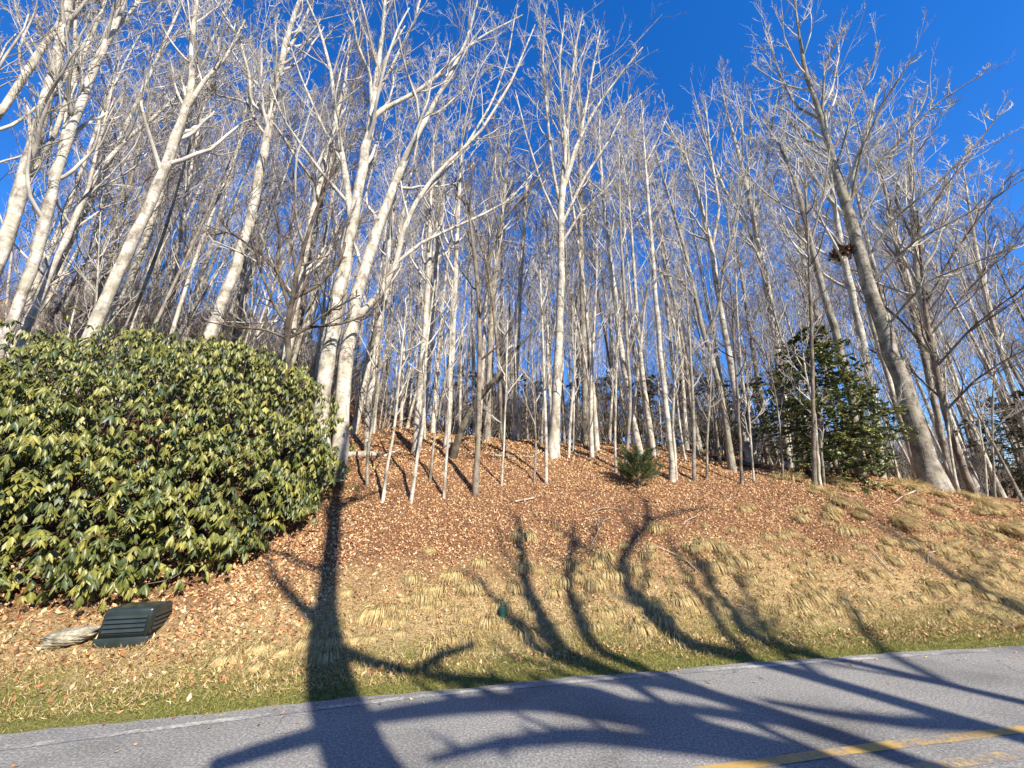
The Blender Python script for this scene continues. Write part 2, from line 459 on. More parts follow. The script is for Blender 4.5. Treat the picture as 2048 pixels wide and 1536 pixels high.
class Tree:
    """a bare tree whose stems are laid out in the vertical plane through its foot that faces the road"""
    def __init__(self, name, label, foot, bark='bark_pale', tw='twig_pale', seed=0, group=None, cat='tree', normal=None):
        self.rng = np.random.default_rng(seed + 100)
        self.foot = np.asarray(foot, float)
        h = self.foot[:2] - EYE[:2]
        self.n = h / np.linalg.norm(h) if normal is None else np.asarray(normal, float)
        self.root = empty(name, tuple(self.foot), label, cat, group)
        self.bark, self.tw = bark, tw
        self.ws = .6
        self.limbs = []
        self.parts = []
    def at(self, px, py, off=0.0):
        r = ray(px, py)
        t = ((self.foot[:2] - EYE[:2]) @ self.n + off) / (r[:2] @ self.n)
        return EYE + t * r, t
    def path(self, pix, n, off0=0.0, off1=0.0):
        """pix: list of (px, py, width_px)"""
        m_ = len(pix); P = []; W = []
        for i, (x, y, w) in enumerate(pix):
            off = off0 + (off1 - off0) * i / max(1, m_ - 1)
            p, t = self.at(x, y, off)
            u = (x - 1024) / FPX
            P.append(p); W.append(self.ws * w * t / FPX / 2 / math.sqrt(1 + u * u))
        return resample(P, W, n)
    def stem(self, pix, flare=0.0, name='trunk', n=26, k=12, off0=0, off1=0, to_foot=False):
        P, R = self.path(pix, n, off0, off1)
        if to_foot:
            P[0, 2] = min(P[0, 2], self.foot[2])
            P = np.concatenate([[P[0] - [0, 0, .25]], P]); R = np.concatenate([[R[0] * 1.15], R])
        if flare:
            z = P[:, 2] - self.foot[2]
            R = R * (1 + flare * np.exp(-np.clip(z, 0, None) / .35))
        wob = self.rng.normal(size=(len(P), 3)) * (R[:, None] * (.10 if name == 'trunk' else .03)); wob[0] = 0; wob[:, 2] = 0
        P = P + wob
        R = R * (1 + .05 * self.rng.normal(size=len(R)))
        if name == 'limb' and self.limbs:
            A = np.concatenate([q[0] for q in self.limbs])
            nr_ = A[np.argmin(np.linalg.norm((A - P[0]) * [1, .3, 1], axis=1))]
            P = P + (nr_ - P[0]) * (np.linspace(1, 0, len(P)) ** 3)[:, None]
        V, F = tubes(P[None], R[None], k)
        link(name, make_mesh(name, V - self.foot, F, M[self.bark]), self.root)
        self.limbs.append((P, R, name))
        return P, R
    def grow_limbs(self, P, R, n, f0, f1=.97, lenf=.30, ang=(28, 50), up=.13, taper=.55, k=6):
        Pl, Rl = grow(P[None], R[None], n, f0, f1, ang, lenf, 9, up, .10, .5, .02, self.rng, taper)
        self.parts.append(tubes(Pl, Rl, k))
        return Pl, Rl
    def finish(self, sets, dens=(8, 6, 6), **kw):
        self.parts += crown_from(sets, self.rng, dens, **kw)
        V, F = join(self.parts)
        link('crown', make_mesh('crown', V - self.foot, F, M[self.tw]), self.root)
def to9(P, R):
    s = np.linspace(0, len(P) - 1, 9); i = np.minimum(s.astype(int), len(P) - 2); w = s - i
    return (P[i] * (1 - w[:, None]) + P[i + 1] * w[:, None])[None], (R[i] * (1 - w) + R[i + 1] * w)[None]
def foot_at(px, py, dist):
    """foot on the ground below the image column px at horizontal distance dist"""
    r = ray(px, py); h = r[:2] / np.linalg.norm(r[:2]); q = EYE[:2] + h * dist
    return np.array([q[0], q[1], float(height(q[0], q[1]))])

# ------------------------------------------------------------------ the single trees one can tell apart
def hero(label, foot, stems, limbs=(), bark='bark_pale', tw='twig_pale', seed=0, nl=14, f0=.45, lenf=.28, dens=(5, 5, 5), flare=.35,
         ang=(25, 48), up=.13, name='bare_tree', group=None, rmin=(.009, .006, .004), lens=(.44, .46, .5), depth=.5, normal=None, ws=.6):
    foot = np.array(foot, float)
    t = Tree(name, label, foot, bark, tw, seed, group, normal=normal); t.ws = ws
    fx, fy, ff = project(foot)
    sets = []
    for i, st in enumerate(stems):
        root = i == 0 or (len(st[0]) == 4)
        pix = [tuple(q[:3]) for q in st]
        if i == 0: pix = [(fx, fy, pix[0][2] * 1.02)] + pix
        elif root:
            g0 = t.at(pix[0][0], pix[0][1])[0]; g0[2] = float(height(g0[0], g0[1])) - .1
            gx0, gy0, _ = project(g0); pix = [(gx0, gy0, pix[0][2])] + ([q for q in pix if q[1] < gy0 - 5])
        o1 = (0 if i == 0 else t.rng.uniform(-depth, depth))
        P, R = t.stem(pix, flare if root else 0, 'trunk', 28, 12, 0, o1, to_foot=(i == 0))
        Pl, Rl = t.grow_limbs(P, R, nl, f0 if i == 0 else .25, .97, lenf, ang, up)
        sets.append((Pl, Rl))
        sets.append(to9(P[len(P) * 3 // 4:], R[len(R) * 3 // 4:]))
    for lb in limbs:
        P, R = t.stem([tuple(q) for q in lb], 0, 'limb', 16, 8, 0, t.rng.uniform(-depth, depth) * 2)
        Pl, Rl = t.grow_limbs(P, R, max(5, nl // 2), .2, .97, lenf * 1.1, (25, 55), up, k=5)
        sets.append((Pl, Rl)); sets.append(to9(P, R))
    t.finish(sets, dens, rmin=rmin, lens=lens)
    return t

# big twin-stemmed tree at the end of the rhododendron
hero('large pale twin-trunked tree rising behind the right end of the rhododendron', foot_at(655, 900, 9.6),
     [[(638, 860, 66), (652, 760, 60), (668, 640, 52), (688, 530, 46), (706, 440, 42), (724, 340, 36), (742, 245, 28), (754, 150, 20), (766, 60, 14), (776, -60, 8)],
      [(682, 900, 66, 1), (685, 790, 56), (694, 700, 52), (716, 580, 46), (742, 500, 40), (770, 420, 34), (798, 345, 28), (838, 262, 20), (884, 178, 14), (935, 80, 9), (960, -20, 5)]],
     [[(704, 440, 30), (690, 340, 24), (672, 240, 18), (664, 150, 14), (640, 60, 10), (600, -30, 6)],
      [(742, 250, 18), (768, 226, 16), (830, 192, 14), (880, 150, 11), (910, 116, 9), (965, 72, 7), (1045, 30, 4)],
      [(744, 240, 16), (740, 150, 13), (714, 90, 10), (700, 0, 7), (690, -80, 5)],
      [(700, 408, 16), (650, 352, 13), (610, 300, 10), (568, 240, 8), (540, 170, 5)],
      [(722, 655, 30), (768, 606, 27), (800, 556, 23), (806, 490, 20), (828, 425, 18), (858, 372, 14), (905, 320, 12), (960, 268, 10), (1020, 170, 8), (1070, 50, 5)],
      [(806, 520, 13), (850, 482, 12), (905, 456, 10), (960, 432, 8), (1020, 400, 6), (1080, 330, 4)],
      [(835, 415, 12), (872, 372, 11), (930, 300, 9), (985, 205, 7), (1015, 120, 5), (1030, 30, 4)],
      [(748, 200, 12), (790, 120, 9), (830, 40, 7), (850, -40, 5)],
      [(690, 330, 12), (640, 240, 10), (600, 150, 8), (570, 60, 6)]],
     seed=1, nl=12, f0=.5, lenf=.24, dens=(4, 4, 5), flare=.08, ws=.55)
hero('pale leaning tree with a dark limb curving left, behind the rhododendron top', foot_at(415, 690, 12.2),
     [[(425, 650, 42), (470, 540, 38), (500, 440, 34), (530, 300, 29), (553, 175, 23), (572, 80, 18), (600, 0, 12), (625, -70, 8)]],
     [[(545, 230, 14), (505, 200, 12), (500, 150, 11), (480, 80, 9), (430, 0, 6)], [(535, 290, 13), (515, 255, 11), (492, 205, 10), (430, 190, 7), (380, 130, 5)],
      [(560, 130, 12), (600, 60, 9), (625, 0, 7), (640, -60, 4)], [(556, 230, 11), (590, 310, 10), (640, 380, 9)]], seed=2, nl=12, f0=.5, lenf=.22)
hero('straight lichen-spotted trunk leaning right above the middle of the rhododendron', foot_at(160, 700, 12.2),
     [[(185, 660, 46), (238, 540, 40), (290, 430, 36), (330, 335, 32), (362, 245, 26), (382, 180, 20), (384, 80, 15), (398, -40, 10)]],
     [[(372, 225, 16), (408, 165, 13), (455, 110, 9), (490, 40, 6)]], seed=3, nl=12, f0=.5, lenf=.22, ws=.7)
hero('thick mottled trunk at the upper left with a fork high up', foot_at(-40, 650, 13.0),
     [[(5, 500, 62), (35, 400, 56), (75, 260, 48), (108, 140, 40), (135, 20, 34), (150, -80, 26)]],
     [[(40, 390, 22), (110, 270, 20), (150, 150, 16), (205, 20, 12), (230, -60, 9)]], seed=4, nl=8, f0=.45, lenf=.2, dens=(6, 6, 5))
hero('tall forked mottled tree beside the thick trunk on the left hill', foot_at(30, 690, 12.6),
     [[(70, 520, 44), (112, 350, 40), (160, 210, 34), (200, 110, 30), (238, 30, 26), (262, -60, 18)]],
     [[(120, 330, 26), (135, 250, 22), (150, 150, 18), (150, 60, 14), (158, -40, 10)], [(228, 60, 18), (265, 20, 14), (300, -30, 9)]], seed=5, nl=10, f0=.4, lenf=.22)
hero('pale slanting tree crossing the thick trunk on the left hill', foot_at(-120, 560, 13.5),
     [[(-30, 270, 34), (40, 165, 30), (100, 75, 26), (160, 0, 20), (200, -60, 14)]], seed=6, nl=10, f0=.4, lenf=.25, dens=(6, 5, 5))
hero('slim white tree between the leaning trunks above the rhododendron', foot_at(50, 690, 13.2),
     [[(95, 560, 26), (140, 460, 24), (180, 370, 21), (240, 290, 16), (330, 215, 10), (400, 150, 5)]], [[(165, 400, 14), (190, 310, 12), (215, 220, 9), (235, 120, 6)]], seed=7, nl=14, f0=.3, lenf=.3)
hero('grey tree with a tangle of low dark branches beside the twin trunks', foot_at(560, 760, 10.5),
     [[(575, 700, 34), (595, 580, 30), (612, 490, 27), (632, 400, 20), (660, 280, 14), (690, 170, 9), (700, 70, 5)]],
     [[(585, 600, 9), (540, 540, 8), (470, 500, 6), (400, 470, 4)], [(600, 560, 9), (640, 530, 8), (690, 460, 6), (720, 420, 4)], [(582, 650, 8), (520, 650, 6), (430, 640, 4)], [(590, 620, 9), (560, 560, 8), (500, 420, 5)]],
     seed=8, nl=10, dens=(4, 4, 5), f0=.3, lenf=.25)
# centre
hero('tall centre tree with swollen foot and a broad fan-shaped crown', hit(1108, 912),
     [[(1112, 800, 32), (1118, 680, 28), (1122, 560, 25), (1122, 450, 23), (1124, 380, 22), (1130, 300, 15), (1140, 200, 11), (1150, 100, 8), (1165, 30, 4)]],
     [[(1124, 400, 13), (1150, 300, 11), (1190, 220, 9), (1240, 150, 7), (1285, 95, 4)], [(1124, 420, 12), (1105, 330, 10), (1095, 230, 8), (1085, 120, 6), (1090, 30, 4)],
      [(1126, 390, 12), (1160, 280, 10), (1180, 170, 8), (1200, 60, 4)], [(1123, 440, 11), (1170, 350, 9), (1225, 270, 7), (1262, 190, 4)], [(1122, 470, 10), (1085, 380, 8), (1055, 280, 6), (1030, 180, 4)],
      [(1122, 500, 10), (1160, 430, 8), (1220, 370, 6), (1260, 300, 4)], [(1127, 370, 11), (1128, 250, 9), (1118, 130, 7), (1130, 30, 4)]],
     seed=9, nl=12, f0=.5, lenf=.2, flare=.6, dens=(5, 4, 5))
hero('straight furrowed tree just behind the centre tree', hit(1172, 888), [[(1168, 700, 20), (1162, 500, 17), (1160, 330, 13), (1158, 200, 8), (1160, 120, 4)]], bark='bark_grey', tw='twig_grey', seed=10, nl=14, f0=.55, lenf=.16)
hero('white tree arching left above the little pine', hit(1282, 918), [[(1262, 820, 22), (1240, 680, 20), (1228, 580, 18), (1216, 480, 15), (1205, 380, 11), (1198, 270, 7), (1200, 190, 3)]],
     [[(1262, 850, 12), (1280, 700, 9), (1295, 560, 6)]], seed=11, nl=14, f0=.45, lenf=.2)
hero('slender white sapling that bends along the arching tree', hit(1250, 948), [[(1262, 800, 11), (1255, 700, 10), (1247, 560, 9), (1240, 440, 7), (1238, 300, 4)]], [[(1262, 720, 6), (1290, 600, 5), (1350, 500, 3)]],
     bark='bark_grey', seed=12, nl=9, f0=.35, lenf=.2, dens=(5, 5))
hero('white tree with a clean straight stem right of the little pine', hit(1346, 962), [[(1336, 850, 19), (1322, 720, 18), (1312, 600, 16), (1302, 470, 13), (1293, 360, 9), (1286, 260, 5), (1282, 200, 3)]],
     [[(1296, 320, 5), (1320, 270, 4), (1335, 230, 3)]], seed=13, nl=12, f0=.5, lenf=.14)
hero('grey tree forking low into two spreading stems on the bank crest', hit(1465, 942), [[(1450, 830, 21), (1428, 730, 19), (1410, 678, 18), (1390, 590, 13), (1370, 500, 11), (1340, 400, 8), (1310, 300, 4)]],
     [[(1410, 676, 13), (1436, 620, 11), (1448, 530, 10), (1480, 400, 7), (1500, 300, 4)], [(1388, 590, 8), (1362, 560, 6), (1310, 540, 4)]], bark='bark_grey', seed=14, nl=13, f0=.5, lenf=.22)
hero('pale tree with long rising limbs behind the low forked tree', hit(1500, 925), [[(1478, 820, 25), (1460, 720, 23), (1440, 610, 20), (1424, 500, 17), (1400, 400, 13), (1370, 310, 9), (1330, 240, 4)]],
     [[(1425, 510, 12), (1440, 420, 10), (1420, 300, 8), (1410, 200, 4)], [(1415, 460, 10), (1385, 360, 8), (1360, 260, 5)]], seed=15, nl=14, f0=.45, lenf=.22)
hero('tall white tree with a forked dome crown left of the evergreen', hit(1580, 932), [[(1566, 800, 28), (1550, 680, 26), (1533, 570, 23), (1512, 460, 19), (1490, 360, 15), (1470, 280, 11), (1450, 210, 6), (1440, 160, 3)]],
     [[(1530, 540, 14), (1500, 460, 11), (1450, 380, 9), (1415, 300, 7), (1395, 210, 4)], [(1505, 430, 11), (1530, 340, 9), (1545, 240, 7), (1560, 170, 4)], [(1495, 390, 10), (1500, 290, 8), (1500, 180, 4)]], seed=16, nl=14, f0=.45, lenf=.22)
# right
hero('big smooth grey tree leaning left at the crest of the right bank', hit(1868, 972),
     [[(1850, 920, 72), (1820, 820, 60), (1790, 720, 52), (1758, 630, 46), (1722, 520, 39), (1690, 410, 30), (1664, 310, 23), (1636, 215, 17), (1612, 150, 13), (1600, 80, 9), (1590, 10, 6), (1585, -40, 3)]],
     [[(1640, 235, 9), (1590, 210, 8), (1560, 150, 6), (1530, 60, 4)], [(1662, 310, 11), (1610, 280, 9), (1560, 215, 6)], [(1640, 240, 9), (1650, 130, 7), (1690, 50, 4)],
      [(1690, 420, 11), (1740, 340, 9), (1800, 280, 8), (1870, 210, 6), (1960, 150, 4)], [(1720, 520, 11), (1790, 430, 10), (1880, 360, 8), (1960, 280, 6), (2020, 200, 4)],
      [(1690, 400, 10), (1720, 300, 8), (1770, 200, 6), (1830, 110, 4)], [(1740, 570, 10), (1830, 480, 8), (1930, 430, 6), (2060, 350, 4)], [(1670, 340, 9), (1700, 240, 7), (1740, 150, 5), (1760, 80, 3)],
      [(1680, 380, 9), (1620, 330, 7), (1570, 270, 5)], [(1758, 640, 10), (1850, 560, 8), (1960, 520, 6), (2060, 480, 4)]],
     bark='bark_grey', tw='twig_pale', seed=17, nl=18, f0=.42, lenf=.24, flare=.4, dens=(5, 4, 5), ws=.72)
hero('white tree carrying a leaf nest behind the big leaning tree', foot_at(1760, 950, 16.5), [[(1745, 780, 30), (1720, 660, 28), (1700, 570, 26), (1682, 490, 24), (1670, 420, 18), (1660, 320, 12), (1650, 220, 6)]], [[(1690, 530, 14), (1730, 430, 11), (1780, 330, 7), (1800, 250, 4)]], seed=18, nl=13, f0=.45, lenf=.24)
hero('grey tree rising out of the evergreen', foot_at(1720, 950, 15), [[(1705, 800, 30), (1670, 660, 28), (1640, 560, 25), (1615, 460, 21), (1590, 360, 14), (1560, 290, 9), (1525, 240, 4)]], [[(1620, 480, 10), (1650, 380, 8), (1660, 290, 5)]], bark='bark_grey', seed=19, nl=13, f0=.5, lenf=.24)
hero('tall tree with a brown-patched trunk right of the big leaning tree', foot_at(1935, 960, 19), [[(1905, 880, 34), (1875, 740, 30), (1848, 620, 28), (1832, 540, 26), (1826, 440, 22), (1822, 350, 15), (1825, 280, 9), (1835, 200, 4)]],
     [[(1830, 480, 10), (1790, 400, 8), (1800, 340, 6)], [(1828, 460, 10), (1900, 360, 8), (1970, 280, 5)]], seed=20, nl=14, f0=.45, lenf=.26)
hero('slanting white tree at the far right edge of the wood', foot_at(2065, 940, 22), [[(2030, 790, 24), (2000, 700, 22), (1975, 600, 21), (1955, 520, 18), (1940, 430, 12), (1925, 330, 6)]], seed=21, nl=14, f0=.4, lenf=.26)
hero('pair-mate pale trunk close behind the brown-patched tree', foot_at(1900, 960, 20.5), [[(1880, 860, 28), (1850, 720, 26), (1820, 600, 22), (1790, 480, 16), (1770, 380, 9), (1755, 300, 4)]], bark='bark_grey', tw='twig_grey', seed=22, nl=13, f0=.45, lenf=.24)
hero('slim tree standing against the left side of the big leaning tree', foot_at(1838, 960, 18), [[(1790, 800, 22), (1745, 650, 19), (1725, 560, 17), (1700, 450, 12), (1680, 350, 7)]], seed=23, nl=12, f0=.5, lenf=.2)
# centre left, behind the twin trunks
for i, (lab, f, st) in enumerate([
    ('white tree just right of the twin trunks, foot beside the fallen log', (735, 908), [(735, 840, 22), (752, 700, 20), (770, 560, 16), (785, 430, 12), (800, 300, 6)]),
    ('pale tree with a thick foot among the clump right of the twin trunks', (832, 905), [(838, 800, 25), (850, 660, 22), (858, 520, 18), (862, 400, 13), (868, 270, 6)]),
    ('white pole-straight tree in the gap left of the dead snag', (845, 870), [(852, 740, 20), (868, 600, 18), (880, 450, 14), (890, 320, 8)]),
    ('straight white tree rising just left of the dead snag foot', (895, 895), [(900, 760, 20), (908, 620, 19), (914, 480, 15), (920, 360, 10), (925, 250, 5)]),
    ('grey brown tree right behind the dead snag', (975, 880), [(978, 740, 20), (985, 600, 18), (1000, 460, 14), (1015, 330, 8), (1020, 230, 4)]),
    ('white tree left of the centre tree with twin tips', (1030, 878), [(1032, 740, 17), (1038, 600, 15), (1048, 460, 12), (1055, 330, 7)])]):
    hero(lab, hit(*f), [st], bark='bark_grey' if i == 4 else 'bark_pale', seed=30 + i, nl=13, f0=.45, lenf=.2)

hero('dark low-branching young tree with crooked limbs in front of the grey tangle', foot_at(572, 760, 8.9),
     [[(578, 720, 15), (574, 670, 14), (584, 600, 12), (596, 540, 11), (615, 470, 9), (640, 400, 7), (672, 330, 4)]],
     [[(580, 690, 9), (620, 660, 8), (680, 650, 7), (735, 630, 5), (770, 600, 3)], [(586, 600, 10), (640, 570, 9), (680, 520, 8), (700, 460, 6), (740, 420, 4)], [(578, 660, 8), (545, 610, 7), (520, 540, 6), (500, 470, 4)],
      [(584, 620, 8), (555, 540, 7), (560, 470, 6), (545, 400, 4)], [(574, 680, 7), (530, 660, 6), (470, 655, 5), (400, 640, 3)], [(596, 540, 8), (580, 470, 6), (590, 400, 5), (585, 330, 3)], [(588, 590, 8), (540, 520, 6), (470, 470, 5), (410, 450, 3)], [(600, 650, 6), (660, 620, 5), (720, 590, 3)]],
     bark='bark_dead', tw='twig_brown', seed=50, nl=8, f0=.4, lenf=.22, dens=(5, 4), ws=.9, lens=(.5, .5), rmin=(.008, .006))
hero('dark fine-limbed tree spreading wide branches over the right bank end', hit(1948, 978),
     [[(1905, 880, 20), (1880, 780, 18), (1862, 690, 16), (1850, 610, 13), (1842, 520, 10), (1836, 420, 6)]],
     [[(1890, 820, 9), (1950, 760, 8), (2010, 720, 6), (2070, 690, 4)], [(1872, 740, 9), (1940, 660, 8), (2000, 610, 6), (2070, 560, 4)], [(1860, 680, 9), (1930, 590, 7), (2000, 510, 6), (2060, 440, 4)], [(1900, 870, 8), (1970, 830, 6), (2060, 810, 4)],
      [(1852, 620, 8), (1900, 520, 7), (1970, 420, 5), (2030, 340, 3)], [(1868, 720, 8), (1800, 640, 7), (1740, 590, 5), (1680, 570, 3)], [(1880, 790, 7), (1810, 730, 6), (1740, 700, 4)], [(1850, 600, 7), (1800, 510, 6), (1770, 420, 4)]],
     bark='bark_brown', tw='twig_brown', seed=51, nl=9, f0=.4, lenf=.25, dens=(6, 5), ws=.8, lens=(.5, .5), rmin=(.008, .006))
hero('thin dark tree with a forked dark limb between the snag and the centre tree', foot_at(1010, 960, 11.2),
     [[(1002, 860, 10), (1000, 760, 9), (990, 640, 8), (975, 530, 7), (945, 440, 5), (900, 350, 3)]], [[(978, 540, 6), (1000, 450, 5), (1040, 400, 4), (1100, 330, 3)]], bark='bark_brown', tw='twig_brown', seed=52, nl=10, f0=.4, lenf=.2, dens=(5, 5), ws=.8, lens=(.5, .5))

# ------------------------------------------------------------------ saplings on the bank
SAP = [('thin white sapling leaning right at the left end of the bank', (765, 1004), [(775, 930, 9), (790, 850, 8), (800, 740, 6), (812, 620, 4)], 'p'),
 ('crooked white sapling with a dark bend low on the bank', (822, 1004), [(832, 930, 10), (846, 850, 9), (852, 700, 7), (870, 560, 4)], 'p'),
 ('straight white sapling beside the crooked one', (888, 996), [(892, 930, 8), (898, 850, 7), (900, 700, 5), (905, 560, 3)], 'p'),
 ('slim grey sapling at the edge of the twin trunk shadow', (733, 972), [(736, 900, 8), (752, 800, 7), (765, 650, 5), (775, 520, 3)], 'g'),
 ('dark furrowed young tree with a long bare stem on the bank', (950, 988), [(955, 920, 16), (957, 820, 14), (960, 700, 13), (958, 600, 12), (950, 520, 10), (940, 440, 7), (925, 350, 4)], 'b'),
 ('white sapling downhill of the centre tree', (1093, 968), [(1092, 880, 9), (1089, 780, 8), (1085, 660, 6), (1080, 540, 4)], 'p'),
 ('very thin white sapling left of the centre tree', (1003, 972), [(1008, 880, 6), (1012, 780, 5), (1015, 640, 3)], 'p'),
 ('thin grey sapling between the two thin white ones', (1068, 965), [(1072, 900, 6), (1068, 800, 5), (1062, 680, 3)], 'g'),
 ('short white sapling right of the centre tree foot', (1137, 918), [(1141, 840, 8), (1148, 760, 7), (1152, 640, 4)], 'p'),
 ('white sapling behind the little pine', (1232, 945), [(1230, 880, 7), (1232, 760, 6), (1240, 600, 4)], 'p'),
 ('twin-tipped sapling right of the little pine', (1352, 960), [(1350, 900, 9), (1345, 860, 8), (1350, 740, 6), (1360, 600, 4)], 'p'),
 ('grey sapling with mottled stem on the right crest', (1388, 962), [(1388, 880, 10), (1385, 780, 9), (1378, 660, 7), (1370, 540, 4)], 'g'),
 ('slim sapling next to the mottled one', (1414, 958), [(1414, 880, 7), (1420, 800, 6), (1425, 680, 4)], 'g'),
 ('thin brown sapling below the low forked tree', (1484, 968), [(1480, 880, 9), (1475, 790, 8), (1468, 690, 6), (1462, 560, 4)], 'b'),
 ('thin white sapling below the low forked tree', (1508, 962), [(1503, 900, 6), (1498, 830, 5), (1490, 720, 3)], 'p'),
 ('dark stem of the clump in front of the evergreen', (1630, 975), [(1627, 880, 14), (1626, 760, 12), (1622, 640, 10), (1618, 520, 7), (1612, 400, 4)], 'b'),
 ('white stem of the clump in front of the evergreen', (1640, 972), [(1634, 900, 10), (1630, 830, 8), (1610, 740, 5), (1600, 640, 3)], 'p'),
 ('grey stem of the clump in front of the evergreen', (1648, 968), [(1642, 900, 9), (1640, 860, 8), (1645, 780, 4)], 'g'),
 ('white sapling between the big tree and the right frame edge', (1974, 984), [(1970, 920, 8), (1960, 860, 6), (1950, 780, 4)], 'p'),
 ('thin sapling beside the white one on the right bank end', (1990, 985), [(1985, 900, 8), (1985, 800, 6), (1992, 700, 4)], 'g'),
 ('leaning dark sapling uphill of the crooked white one', (860, 960), [(868, 880, 7), (885, 790, 6), (905, 680, 4)], 'g')]
for i, (lab, f, st, b_) in enumerate(SAP):
    hero(lab, hit(*f), [st], bark={'p': 'bark_pale', 'g': 'bark_grey', 'b': 'bark_brown'}[b_], tw={'p': 'twig_pale', 'g': 'twig_grey', 'b': 'twig_brown'}[b_], seed=60 + i,
         nl=9, f0=.35, lenf=.22, dens=(5, 4), flare=.2, ws=.7, name='sapling', up=.10, ang=(30, 60), lens=(.5, .5))

# ------------------------------------------------------------------ the wood behind: copies of a few tree shapes
def straight_tree(H, r0, rng, crown0, nl, lean, spread, dens):
    n = 16
    z = np.linspace(0, 1, n)
    ph = rng.uniform(0, 6.28, 2)
    P = np.stack([lean * H * z ** 1.4 * math.cos(ph[0]) + .012 * H * np.sin(z * 5 + ph[1]), lean * H * z ** 1.4 * math.sin(ph[0]) + .012 * H * np.cos(z * 4 + ph[0]), H * z], 1)
    P[0, 2] = -.3
    R = r0 * (1 - .93 * z ** .9); R[0] *= 1.35; R[1] *= 1.04
    parts = []
    trunk = tubes(P[None], R[None], 9)
    Pl, Rl = grow(P[None], R[None], nl, crown0, .98, (26, 48), spread, 8, .13, .09, .45, .018, rng, .6)
    parts.append(tubes(Pl, Rl, 4))
    parts += crown_from([(Pl, Rl), to9(P[-5:], R[-5:])], rng, dens, rmin=(.011, .0075, .0055), f0=(.2, .2, .2), lens=(.44, .46, .5))
    return trunk, join(parts)
VAR = []
for i in range(10):
    rg_ = np.random.default_rng(500 + i)
    kind = i % 3
    tr, cr = straight_tree(18 + 3 * rg_.random(), (.125, .10, .075)[kind] * rg_.uniform(.9, 1.15), rg_, rg_.uniform(.42, .58), (20, 17, 14)[kind], rg_.uniform(0, .05), (.20, .19, .16)[kind], (5, 5, 5))
    bk = ('bark_pale', 'bark_pale', 'bark_pale', 'bark_pale', 'bark_grey', 'bark_pale', 'bark_brown', 'bark_pale', 'bark_pale', 'bark_grey')[i]
    tw = {'bark_pale': 'twig_pale', 'bark_grey': 'twig_grey', 'bark_brown': 'twig_brown'}[bk]
    VAR.append((make_mesh('trunk', tr[0], tr[1], M[bk]), make_mesh('crown', cr[0], cr[1], M[tw]), 20.0, bk))
SKYL = np.array([(-600, -400), (1000, -300), (1090, 20), (1160, 60), (1290, 150), (1325, 270), (1400, 210), (1500, 170), (1560, 60), (1700, 110), (1900, 150), (2048, 230), (2700, 300)], float)
def max_height(x, y, z0):
    hs_ = np.linspace(3, 24, 43)
    px, py, f = project(np.stack([np.full(43, x), np.full(43, y), z0 + hs_], 1))
    ok = py > np.interp(px, SKYL[:, 0], SKYL[:, 1])
    return hs_[ok].max() if ok.any() else 3
ZONES = [(330, 'on the steep hill above the rhododendron'), (640, 'between the rhododendron and the twin trunks'), (900, 'between the twin trunks and the dead snag'),
         (1220, 'behind the tall centre tree'), (1540, 'on the crest behind the little pine'), (1800, 'behind the evergreen holly'), (9999, 'beyond the big leaning tree')]
def zone(x, y):
    q = project(np.array([x, y, 3.0]))[0]
    return next(z for lim, z in ZONES if q < lim)
placed = [tuple(o.location[:2]) for o in COL.objects if o.parent is None and o.name.startswith(('bare_tree', 'sapling'))]
fr = np.random.default_rng(77)
cnt = 0
tries = 0
while cnt < 285 and tries < 20000:
    tries += 1
    q = fr.uniform(-80, 2130)
    az = math.atan((q - 1024) / FPX / 0.95)
    D = 11.5 + 38 * fr.random() ** 1.35
    if q < 600: D += -1.0
    x, y = D * math.sin(az), D * math.cos(az)
    d = y - edge(x)
    if d < 6.3: continue
    if q < 700 and fr.random() < .4: continue
    if x < -3 and y < 11 and d < 6.8: continue
    if any((x - a) ** 2 + (y - b_) ** 2 < (0.9 + .012 * D) ** 2 for a, b_ in placed): continue
    z0 = float(height(x, y))
    mh = max_height(x, y, z0)
    H = min(fr.uniform(13, 23), mh * fr.uniform(.8, 1.0))
    if H < 6: continue
    v_ = VAR[fr.integers(len(VAR))]
    s_ = H / v_[2]
    kd = v_[3].split('_')[1]; zn = zone(x, y); far = 'far' if D > 24 else 'near'
    e_ = empty('bare_tree', (x, y, z0 - .05), ('distant thin %s bare tree %s' if D > 24 else 'slender %s bare tree %s') % (kd, zn), 'tree', '%s %s trees %s' % (far, kd, zn))
    e_.rotation_euler = (fr.normal() * .035, fr.normal() * .035, fr.uniform(0, 6.28))
    w_ = s_ * fr.uniform(.85, 1.2)
    e_.scale = (w_, w_, s_)
    link('trunk', v_[0], e_); link('crown', v_[1], e_)
    placed.append((x, y)); cnt += 1
